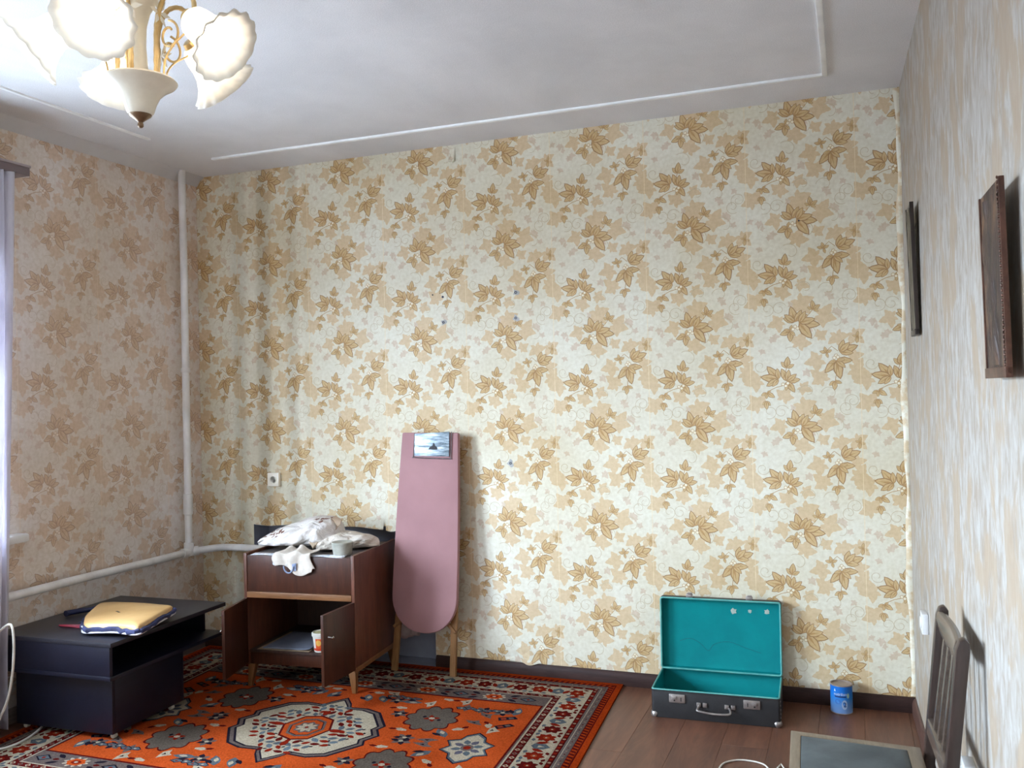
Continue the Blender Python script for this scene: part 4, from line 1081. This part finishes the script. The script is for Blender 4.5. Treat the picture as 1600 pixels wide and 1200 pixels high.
# lid: a shallow tray hinged at the back edge and laid back against the wall
lh, ld_ = .046, .352
lidm = T(0, sd/2-.004, sh+.004) @ Matrix.Rotation(math.radians(-2.5), 4, 'X') @ T(0, 0, ld_/2) @ Matrix.Rotation(PI/2, 4, 'X') @ T(0, 0, 0)
lid = obj('lid', xf(tray(sw+.004, ld_, lh, .005, .012), lidm), M_case, case, bevel=.0015)
obj('lid_lining', xf(tray(sw-.006, ld_-.0101, lh-.006, .0025, .009), lidm @ T(0, 0, .0052)), M_lin, lid, bevel=.001, label='turquoise lid lining')
obj('lid_rim', xf(tube(rimpath(sw-.004, ld_-.008, .011, lh), .0045, 8, True), lidm), M_lip, lid, smooth=True)
for x, y, r_, s_ in ((.065, .115, .018, 1), (.142, .118, .011, 2), (.222, .12, .015, 3)):
    obj('scuff', xf(prism([(x+r_*(.5+.5*abs(math.sin(s_*3+k*2)))*math.cos(k*PI/5), y+r_*(.35+.6*abs(math.cos(s_+k*1.7)))*math.sin(k*PI/5)) for k in range(10)], .0086, .0093, 'xy'), lidm), M_scuff, lid)
obj('stain_line', xf(tube(smooth_path([(-.2, -.045, .0083), (-.15, -.03, .0083), (-.1, -.05, .0083), (-.06, -.085, .0083), (-.03, -.05, .0083), (.04, -.035, .0083), (.12, -.06, .0083), (.19, -.08, .0083)], 5), .0009, 5), lidm), pmat('dark_turquoise_stain', (8, 96, 102), None, rough=.7), lid)
for x in (-.145, .142):
    obj('hasp', [xf(Cb((x, ld_/2+.008, lh-.014), (.032, .02, .014)), lidm), xf(Cb((x+.002, ld_/2+.02, lh-.008), (.022, .01, .006)), lidm)], M_chrome, lid, bevel=.003)
    obj('hinge_tab', xf(Cb((x, ld_/2+.001, lh-.02), (.036, .004, .02)), lidm), M_case, lid, bevel=.001)
fy = -sd/2
for x, sgn in ((-.168, 1), (.165, -1)):
    lk = obj('lock', Cb((x, fy-.003, .094), (.074, .008, .040)), M_chrome, case, bevel=.004)
    obj('lock_slide', Cb((x-sgn*.012, fy-.009, .098), (.022, .008, .016)), M_chrome, lk, bevel=.003)
    obj('keyhole', xf(lathe([(.004, 0), (.004, .001)], 10), T(x-sgn*.012, fy-.0075, .086) @ Matrix.Rotation(PI/2, 4, 'X')), M_black, lk)
    obj('keyhole', Cb((x+sgn*.018, fy-.0074, .092), (.004, .0012, .017)), M_black, lk)
hd = obj('handle', tube(smooth_path([(-.066, fy-.006, .072), (-.074, fy-.022, .062), (-.068, fy-.03, .054), (0, fy-.034, .048), (.064, fy-.03, .050), (.072, fy-.02, .06), (.064, fy-.006, .07)], 6), .0048, 8), M_chrome, case, smooth=True)
for x in (-.07, -.042, .055, .083):
    obj('handle_mount', Cb((x, fy-.003, .074), (.02, .008, .02)), M_chrome, hd, bevel=.003)
for sx in (-1, 1):
    cp = []
    V, F = lathe([(.001, .015), (.008, .014), (.015, .010), (.019, .003), (.020, 0)], 20)
    obj('corner_cap', xf((V, F), T(sx*(sw/2-.011), fy+.012, .014) @ Matrix.Rotation(math.radians(45)*sx, 4, 'Z') @ Matrix.Rotation(math.radians(72), 4, 'X')), M_chrome, case, smooth=True)
for k in range(6):
    obj('rivet', xf(lathe([(.003, 0), (.002, .002), (.0005, .0025)], 8), T(sw/2, fy+.02, .02+k*.018) @ Matrix.Rotation(PI/2, 4, 'Y')), M_chrome, case, smooth=True)

# ---------------------------------------------------------------- tin can
m, nt, bs = newmat('blue_printed_tin'); M_can = m
tc = nt.node('ShaderNodeTexCoord'); sp = nt.node('ShaderNodeSeparateXYZ'); nt.link(tc.outputs['Object'], sp.inputs[0])
mr = nt.node('ShaderNodeMapRange'); mr.inputs['From Max'].default_value = .13; nt.link(sp.outputs[2], mr.inputs['Value'])
col = ramp(nt, mr.outputs[0], [(.0, (120, 150, 196)), (.3, (92, 136, 190)), (.55, (40, 120, 192)), (.85, (14, 104, 190))])
col = mix(nt, col, (170, 190, 215), ramp(nt, noise(nt, mapping(nt), 24, 3), [(.56, (0, 0, 0)), (.72, (60, 60, 60))]))
nt.link(col, bs.inputs['Base Color']); bs.inputs['Roughness'].default_value = .3
canr = .049
can = thing('tin_can', 'blue printed tin can standing on the floor near the right corner', 'can', (-.322, -.082, .001))
obj('can_body', lathe([(canr, .004), (canr, .128)], 40, closed_ends=False), M_can, can, smooth=True)
M_in = pmat('bare_tin', (176, 160, 148), (150, 134, 124), 14, rough=.4, metal=.5)
obj('can_rim', lathe([(canr-.002, .126), (canr+.0015, .127), (canr+.0015, .131), (canr-.001, .132), (canr-.004, .131), (canr-.004, .118), (.001, .117)], 40), M_in, can, smooth=True)
obj('can_base', lathe([(.001, .001), (canr-.004, .0), (canr+.001, .001), (canr+.001, .004), (canr-.001, .005)], 40), M_in, can, smooth=True)
M_txt = pmat('white_print', (226, 232, 244), None, rough=.4, bumps=0); M_txt2 = pmat('navy_print', (20, 40, 96), None, rough=.4, bumps=0); M_grn = pmat('pale_green_print', (160, 190, 170), None, rough=.4, bumps=0)
def text_on_can(name, s, size, a_c, z0, mat, lift):
    cu = bpy.data.curves.new('txt', 'FONT'); cu.body = s; cu.size = size; cu.align_x = 'CENTER'; cu.extrude = 0; cu.resolution_u = 2
    o = bpy.data.objects.new('txt', cu); COL.objects.link(o)
    dg = bpy.context.evaluated_depsgraph_get(); me = bpy.data.meshes.new_from_object(o.evaluated_get(dg))
    bm = bmesh.new(); bm.from_mesh(me)
    bmesh.ops.subdivide_edges(bm, edges=[e for e in bm.edges if e.calc_length() > size*.4], cuts=1)
    for v_ in bm.verts:
        a = a_c+v_.co.x/canr; r_ = canr+lift; z = z0+v_.co.y; v_.co = (r_*math.cos(a), r_*math.sin(a), z)
    bm.to_mesh(me); bm.free(); me.materials.clear()
    bpy.data.objects.remove(o); bpy.data.curves.remove(cu)
    return obj(name, me, mat, can)
vd = math.atan2(-4.5468+.082, -.2479+.322)   # the printed face looks roughly to the room
text_on_can('lettering', 'nutrilon', .0185, vd-.10, .087, M_txt, .0009)
def can_patch(name, a0, a1, z0, z1, mat, lift=.0006): return obj(name, label_patch(a0, a1, z0, z1, vd, canr, canr, .13, lift), mat, can, smooth=True, recalc=False)
can_patch('printed_band', -.62, .42, .078, .084, M_txt2)
V = wrap([(-.68, .104), (-.52, .104), (-.56, .109), (-.6, .118), (-.66, .110)], canr, canr, .13, None, '', None, vd, .0007); obj('printed_crest', (V, [tuple(range(5))]), M_txt, can, recalc=False)
V = wrap([(.62+.13*math.cos(k*PI/5), .086+.012*math.sin(k*PI/5)) for k in range(10)], canr, canr, .13, None, '', None, vd, .0007); obj('printed_seal', (V, [tuple(range(10))]), M_grn, can, recalc=False)
V = wrap([(-.34+.26*math.cos(k*PI/8), .058+.012*math.sin(k*PI/8)) for k in range(16)], canr, canr, .13, None, '', None, vd, .0007); obj('printed_oval', (V, [tuple(range(16))]), pmat('mid_blue_print', (60, 116, 188), None, rough=.4, bumps=0), can, recalc=False)
V = wrap([(.27+.26*math.cos(k*PI/8), .045+.022*math.sin(k*PI/8)) for k in range(16)], canr, canr, .13, None, '', None, vd, .0007); obj('printed_panel', (V, [tuple(range(16))]), pmat('pale_blue_print', (168, 184, 210), None, rough=.4, bumps=0), can, recalc=False)
text_on_can('digit', '2', .030, vd+.30, .036, M_txt2, .0012)

# ---------------------------------------------------------------- chair against the right wall
W_ch = wood('dark_brown_chair_wood', (38, 28, 24), (62, 46, 40), 'z', .32, 8, spec=.6)
W_rail = wood('dark_brown_chair_rail', (66, 54, 46), (96, 82, 72), 'y', .22, 8, spec=.7)
W_seat = wood('tan_seat_frame', (104, 90, 74), (138, 122, 102), 'y', .4, 9)
M_seat = pmat('grey_green_seat_cloth', (88, 94, 94), (72, 78, 78), 9, rough=.75, bumps=.3, bscale=180)
chx = thing('chair', 'dark wooden slatted chair with a grey seat standing against the right wall', 'chair', (-.062, -1.845, .001), math.radians(2.5))
def bk(z): return 0.0+max(0, z-.40)*.115          # rake of the back
def stile(y, spread=0):
    pts = [(-.04+.05, 0), (0.0, .40), (bk(.87), .87)]
    prof = [(.045, 0), (-.006, .42), (bk(.85)-.014, .845), (bk(.87)-.008, .868), (bk(.87)+.006, .874), (bk(.87)+.016, .862), (bk(.85)+.018, .84), (.024, .42), (.075, 0)]
    return prism([(x, z) for x, z in prof], y-.0175, y+.0175, 'xz')
def stile2(y):
    V, F = stile(y); return V, F
for y in (.172, -.185):
    obj('stile', stile(y), W_ch, chx, bevel=.005)
# curved top rail between the stiles
def top_rail():
    V, F = [], []; n_ = 14
    for k in range(n_+1):
        t = k/n_; y = .158-.329*t; arch = .03*math.sin(PI*t)
        zt = .862; zb = .795-.022+.045*(1-math.sin(PI*t)**.7)*0-.0
        zb = .80-.035*(math.sin(PI*t)**.6)+.02
        cx_ = bk(zt)-.004+.008*math.sin(PI*t)
        ring = [(cx_-.010, zb), (cx_-.013, (zt+zb)/2), (cx_-.009, zt-.004), (cx_+.001, zt), (cx_+.010, zt-.004), (cx_+.008, (zt+zb)/2), (cx_+.004, zb)]
        V += [(x, y, z) for x, z in ring]
    m_ = 7
    for k in range(n_):
        for i in range(m_): j = (i+1) % m_; F.append((k*m_+i, k*m_+j, (k+1)*m_+j, (k+1)*m_+i))
    F.append(tuple(range(m_))); F.append(tuple(range((n_+1)*m_-1, n_*m_-1, -1)))
    return V, F
obj('top_rail', top_rail(), W_rail, chx, smooth=True, bevel=.002)
obj('lower_rail', prism([(bk(.525)-.012, .505), (bk(.55)-.012, .548), (bk(.55)+.010, .552), (bk(.525)+.012, .505)], -.168, .155, 'xz'), W_rail, chx, bevel=.003)
for y in (.075, -.005, -.085):
    obj('slat', prism([(bk(.54)-.005, .545), (bk(.82)-.005, .80), (bk(.82)+.006, .80), (bk(.54)+.006, .545)], y-.011, y+.011, 'xz'), W_rail, chx, bevel=.002)
# seat
so = [(-.375, .235), (-.012, .190), (-.012, -.200), (-.375, -.245)]
def ring_frame(o_, i_, z0, z1):
    V = [(x, y, z) for z in (z0, z1) for x, y in o_]+[(x, y, z) for z in (z0, z1) for x, y in i_]
    F = []
    for k in range(4):
        j = (k+1) % 4
        F += [(k, j, 4+j, 4+k), (8+k, 12+k, 12+j, 8+j), (4+k, 4+j, 12+j, 12+k), (k, 8+k, 8+j, j)]
    return V, F
si = [(-.345, .198), (-.05, .162), (-.05, -.172), (-.345, -.208)]
obj('seat_frame', ring_frame(so, si, .405, .450), W_seat, chx, bevel=.004, label='tan wooden seat frame')
V = [(x*1.0, y, .42) for x, y in si]+[(x, y, .449) for x, y in si]+[(-.19+(x+.19)*.85, -.005+(y+.005)*.85, .4535) for x, y in si]
F = [(3, 2, 1, 0), (8, 9, 10, 11)]+[(a_*4+i, a_*4+(i+1) % 4, a_*4+4+(i+1) % 4, a_*4+4+i) for a_ in range(2) for i in range(4)]
obj('seat', (V, F), M_seat, chx, bevel=.003, label='grey cloth seat')
for y in (.21, -.22):
    obj('leg', frustum((-.36, y, 0), (.024, .024), (-.352, y*.96, .405), (.036, .036)), W_ch, chx, bevel=.004)
for y in (.195, -.205): obj('stretcher', tube([(-.355, y, .2), (.03, y*.85, .2)], .011, 10), W_ch, chx, smooth=True)
obj('stretcher', tube([(-.356, .20, .26), (-.356, -.21, .26)], .011, 10), W_ch, chx, smooth=True)

# ---------------------------------------------------------------- pictures on the right wall
M_rel = wood('dark_embossed_relief', (44, 30, 24), (92, 68, 52), 'z', .42, 5)
M_copper = pmat('copper_edge', (104, 70, 56), (66, 44, 36), 30, rough=.4, metal=.4)
m, nt, bs = newmat('chased_metal_relief'); M_chase = m
v = mapping(nt, (1, 1, .3))
nt.link(ramp(nt, noise(nt, v, 14, 4, .6, 1.4), [(.34, (38, 28, 24)), (.52, (68, 50, 40)), (.68, (112, 80, 56))]), bs.inputs['Base Color'])
bs.inputs['Roughness'].default_value = .5; bs.inputs['Metallic'].default_value = .25; bump(nt, bs, noise(nt, v, 14, 4, .6, 1.4), .9, .012)
def picture(label, y0, y1, z0, z1, tilt_deg, off, face, edge, dp=.014, studs=True):
    """a hung panel: its face looks to -X (into the room), lower edge near the wall, top leaning out"""
    yc = (y0+y1)/2; W_ = abs(y1-y0); Hh = z1-z0
    t = thing('relief_picture', label, 'picture', (right_x(yc)-off, yc, z0), math.radians(1.4))
    mt = Matrix.Rotation(math.radians(-tilt_deg), 4, 'Y')
    obj('panel', xf(Bx(-dp, -.002, -W_/2, W_/2, 0, Hh), mt), face, t, bevel=.003)
    obj('edge_strip', xf([Bx(-dp-.003, 0, -W_/2-.004, -W_/2+.006, 0, Hh)][0], mt), edge, t, bevel=.002)
    obj('edge_strip', xf([Bx(-dp-.003, 0, W_/2-.006, W_/2+.004, 0, Hh)][0], mt), edge, t, bevel=.002)
    obj('ledge', xf(Bx(-dp-.005, 0, -W_/2-.004, W_/2+.004, -.006, .016), mt), edge, t, bevel=.002)
    if studs:
        n_ = int(Hh/.0095)
        V, F = [], []
        for k in range(n_):
            a_ = lathe([(.0036, 0), (.003, .002), (.001, .003)], 6); a_ = xf(a_, mt @ T(-dp-.003, -W_/2+.003, .01+k*.0095) @ Matrix.Rotation(-PI/2, 4, 'Y'))
            b_ = len(V); V += a_[0]; F += [tuple(b_+i for i in f) for f in a_[1]]
        o_ = obj('bead_row', (V, F), M_copper, t); o_['kind'] = 'stuff'
    # soft vertical relief modelled on the face
    def rel(u, v_):
        y = -W_/2+.02+(W_-.04)*u; z = .02+(Hh-.04)*v_
        h = .006*math.exp(-((u-.45)/.16)**2)*(1 if v_ < .8 else max(0, 1-(v_-.8)*6))+.004*math.exp(-((u-.72)/.06)**2)*math.sin(v_*8)**2+.003*math.sin(u*17+v_*5)*math.sin(v_*11)
        return (-dp-.0005-max(0, h), y, z)
    obj('relief', xf(sheet(rel, 24, 30), mt), face, t, smooth=True, recalc=False)
    obj('hanging_wire', tube([(-.004, -W_*.25, Hh*.8), (off*.7+Hh*.0, 0, Hh*.86), (-.004, W_*.25, Hh*.8)], .001, 5), M_steel, t)
    return t
picture('dark brown embossed relief picture leaning out from the right wall', -2.37, -2.60, 1.53, 1.912, .9, .020, M_chase, M_copper, .008)
M_olive = pmat('olive_brown_panel', (104, 96, 80), (78, 70, 58), 5, (1, 1, .3), rough=.4)
picture('narrow olive brown panel picture on the right wall near the corner', -.56, -.735, 1.715, 2.225, 1.2, .008, M_olive, wood('dark_picture_edge', (40, 32, 28), (58, 46, 40), 'z', .4), .012, False)

# ---------------------------------------------------------------- cables
M_wire = pmat('white_cable', (214, 208, 196), (198, 190, 176), 12, rough=.45)
wz = .013
pts = [(-3.86, -1.62, .50), (-3.80, -1.585, .53), (-3.755, -1.58, .53), (-3.74, -1.59, .42), (-3.75, -1.60, .25), (-3.82, -1.63, .1), (-3.95, -1.66, .02), (-4.0, -1.5, wz), (-3.97, -1.36, wz), (-3.90, -1.335, wz)]
t = tag(obj('extension_cable', tube(smooth_path([(-3.93, -1.60, .42), (-3.80, -1.605, .52), (-3.745, -1.605, .545), (-3.727, -1.607, .50), (-3.725, -1.608, .42), (-3.735, -1.610, .32), (-3.76, -1.612, .22), (-3.80, -1.615, .14), (-3.86, -1.61, .05), (-3.93, -1.56, .02)], 6), .0055, 8), M_wire, smooth=True), 'white cable hanging down in front of the black table by the curtain', 'cable')
t = tag(obj('loop_cable', tube(smooth_path([(-3.99, -1.36, .12), (-3.95, -1.34, .115), (-3.90, -1.335, .10), (-3.845, -1.35, .06), (-3.815, -1.385, .02), (-3.79, -1.43, wz), (-3.755, -1.52, wz), (-3.745, -1.60, wz), (-3.77, -1.66, wz), (-3.85, -1.70, wz), (-3.95, -1.74, wz)], 7), .0055, 8), M_wire, smooth=True), 'white cable looping over the rug at the foot of the black table', 'cable')
t = thing('phone_charger', 'pale charging cable lying on the brown floor in front of the suitcase', 'cable', (0, 0, 0))
obj('cord', tube(smooth_path([(-.775, -.93, .004), (-.765, -.85, .004), (-.72, -.80, .004), (-.665, -.79, .004), (-.61, -.81, .004), (-.585, -.87, .004), (-.60, -.95, .004), (-.66, -1.0, .004), (-.73, -.99, .004)], 6), .0035, 8), M_wire, t, smooth=True)
obj('prong', tube([(-.556, -.83, .004), (-.545, -.79, .006), (-.527, -.835, .004)], .0035, 8), M_wire, t, smooth=True)

# ---------------------------------------------------------------- chandelier
LX, LY = -2.03, -2.62
ch_ = thing('chandelier', 'five armed cream and gold chandelier with lit scalloped glass shades', 'chandelier', (LX, LY, 0))
M_por = pmat('cream_porcelain', (236, 230, 214), (222, 214, 196), 10, rough=.3)
M_gold_ = pmat('polished_gold', (226, 198, 146), (196, 164, 110), 16, rough=.3, metal=.7)
M_bronze = pmat('bronze_finial', (150, 124, 96), (110, 88, 68), 12, rough=.35, metal=.7)
Z0 = 2.262
obj('vase', lathe([(.031, Z0+.032), (.036, Z0+.04), (.042, Z0+.06), (.052, Z0+.082), (.07, Z0+.1), (.092, Z0+.113), (.098, Z0+.121), (.092, Z0+.127), (.05, Z0+.129), (.02, Z0+.129)], 40), M_por, ch_, smooth=True)
obj('finial', lathe([(.030, Z0+.034), (.028, Z0+.028), (.012, Z0+.016), (.006, Z0+.011), (.008, Z0+.006), (.008, Z0), (.004, Z0-.004)], 24), M_bronze, ch_, smooth=True)
obj('column', lathe([(.026, Z0+.128), (.022, Z0+.16), (.018, Z0+.22), (.020, Z0+.27), (.03, Z0+.31), (.05, Z0+.345), (.056, Z0+.36), (.03, Z0+.37), (.016, Z0+.38), (.014, H-.08)], 32), M_por, ch_, smooth=True)
obj('canopy', lathe([(.016, H-.085), (.03, H-.08), (.05, H-.06), (.07, H-.02), (.072, H-.001)], 32), M_gold_, ch_, smooth=True)
m, nt, bs = newmat('opal_glass_shade'); M_shade = m
bs.inputs['Base Color'].default_value = rgba((246, 242, 234)); bs.inputs['Roughness'].default_value = .3
nt.link(ramp(nt, noise(nt, mapping(nt), 8, 3), [(.3, (240, 236, 226)), (.7, (250, 247, 240))]), bs.inputs['Base Color'])
trn = nt.node('ShaderNodeBsdfTranslucent'); trn.inputs[0].default_value = (.95, .92, .86, 1)
mx = nt.node('ShaderNodeMixShader'); mx.inputs[0].default_value = .55
nt.link(bs.outputs[0], mx.inputs[1]); nt.link(trn.outputs[0], mx.inputs[2]); nt.link(mx.outputs[0], nt.n['Material Output'].inputs['Surface'])
m, nt, bs = newmat('lit_bulb'); M_bulb = m
bs.inputs['Emission Color'].default_value = (1, .93, .82, 1); bs.inputs['Emission Strength'].default_value = 1.2
bs.inputs['Base Color'].default_value = (1, 1, 1, 1)
to_cam = math.atan2(-4.5468-LY, -.2479-LX)
# shade profile along its own axis (z = 0 at the neck, growing towards the mouth)
sp_ = [(.020, -.012), (.030, -.008), (.040, .005), (.044, .025), (.046, .05), (.053, .075), (.066, .098), (.084, .117), (.100, .128)]
def fl(k, a):
    if k < 5: return (0, 0)
    t = (k-4)/4; return (.004*t*math.cos(14*a), .004*t*abs(math.sin(7*a)))
shade_me = None
for k in range(5):
    # first shade looks towards the viewer and a little left, the others follow every 72 degrees
    az = to_cam-math.radians(22)-k*2*PI/5
    ca, sa = math.cos(az), math.sin(az)
    def P3(r, z): return (r*ca, r*sa, z)
    RN, ZN = .175, Z0+.262                    # neck position
    arm = obj('arm', tube(smooth_path([P3(.055, Z0+.127), P3(.055, Z0+.2), P3(.06, Z0+.28), P3(.085, Z0+.34), P3(.125, Z0+.365), P3(.16, Z0+.35), P3(.178, Z0+.31), P3(RN, ZN+.012)], 6), .006, 10, rfun=lambda t: .0066+.0007*math.sin(t*150)), M_gold_, ch_, smooth=True)
    # small scroll and a gold rod beside each arm
    scp = [P3(.062+.034*(1-.6*t)*math.sin(t*7)+.035, Z0+.235+.04*(1-.55*t)*math.cos(t*7)) for t in [i/24 for i in range(25)]]
    obj('scroll', tube(scp, .0034, 8), M_gold_, arm, smooth=True)
    obj('rod', tube(smooth_path([P3(.078, Z0+.125), P3(.084, Z0+.17), P3(.11, Z0+.205), P3(.15, Z0+.235), P3(RN-.01, ZN-.004)], 5), .0026, 8), M_gold_, arm, smooth=True)
    # leaves at the foot of the arm
    V, F = [], []
    for j in range(6):
        a2 = j*PI/3; c0 = Vector(P3(.06, Z0+(.21 if k % 2 else .3)))
        e1 = Vector((ca, sa, 0)); e2 = Vector((0, 0, 1)); e3 = Vector((-sa, ca, 0))
        d = (e2*math.sin(a2)+e3*math.cos(a2)); nn = d.cross(e1)
        b_ = len(V)
        V += [tuple(c0+e1*.006), tuple(c0+d*.02+nn*.008+e1*.009), tuple(c0+d*.042+e1*.012), tuple(c0+d*.02-nn*.008+e1*.009), tuple(c0+d*.02+e1*.004)]
        F += [(b_, b_+1, b_+2), (b_, b_+2, b_+3), (b_, b_+4, b_+1), (b_+1, b_+4, b_+2), (b_+4, b_+3, b_+2), (b_, b_+3, b_+4)]
    obj('leaf_rosette', (V, F), M_por, arm)
    # shade, tilted outwards
    tl = math.radians(130 if True else 0)
    mt = T(*P3(RN, ZN)) @ rotz(az) @ Matrix.Rotation(tl, 4, 'Y')
    s_ = obj('shade', xf(lathe(sp_, 84, closed_ends=False, flute=fl), mt), M_shade, arm, smooth=True, recalc=False, solid=.003, label='lit opal glass shade with scalloped rim')
    obj('socket_cup', xf(lathe([(.012, -.03), (.02, -.026), (.024, -.012), (.021, -.004)], 20), mt), M_gold_, s_, smooth=True) if 0 else obj('socket_cup', xf(lathe([(.012, -.03), (.02, -.026), (.024, -.012), (.021, -.004)], 20), mt), M_gold_, arm, smooth=True)
    obj('bulb', xf(lathe([(.008, -.004), (.014, .01), (.022, .03), (.025, .045), (.022, .06), (.012, .07), (.002, .073)], 20), mt), M_bulb, arm, smooth=True)
    ld = bpy.data.lights.new('bulb_light', 'POINT'); ld.energy = LAMP_W; ld.color = (1, .93, .84); ld.shadow_soft_size = .03
    lo = bpy.data.objects.new('bulb_light', ld); COL.objects.link(lo); lo.location = mt @ Vector((0, 0, .085)); lo.parent = ch_
    lo.location = (mt @ Vector((0, 0, .09)))
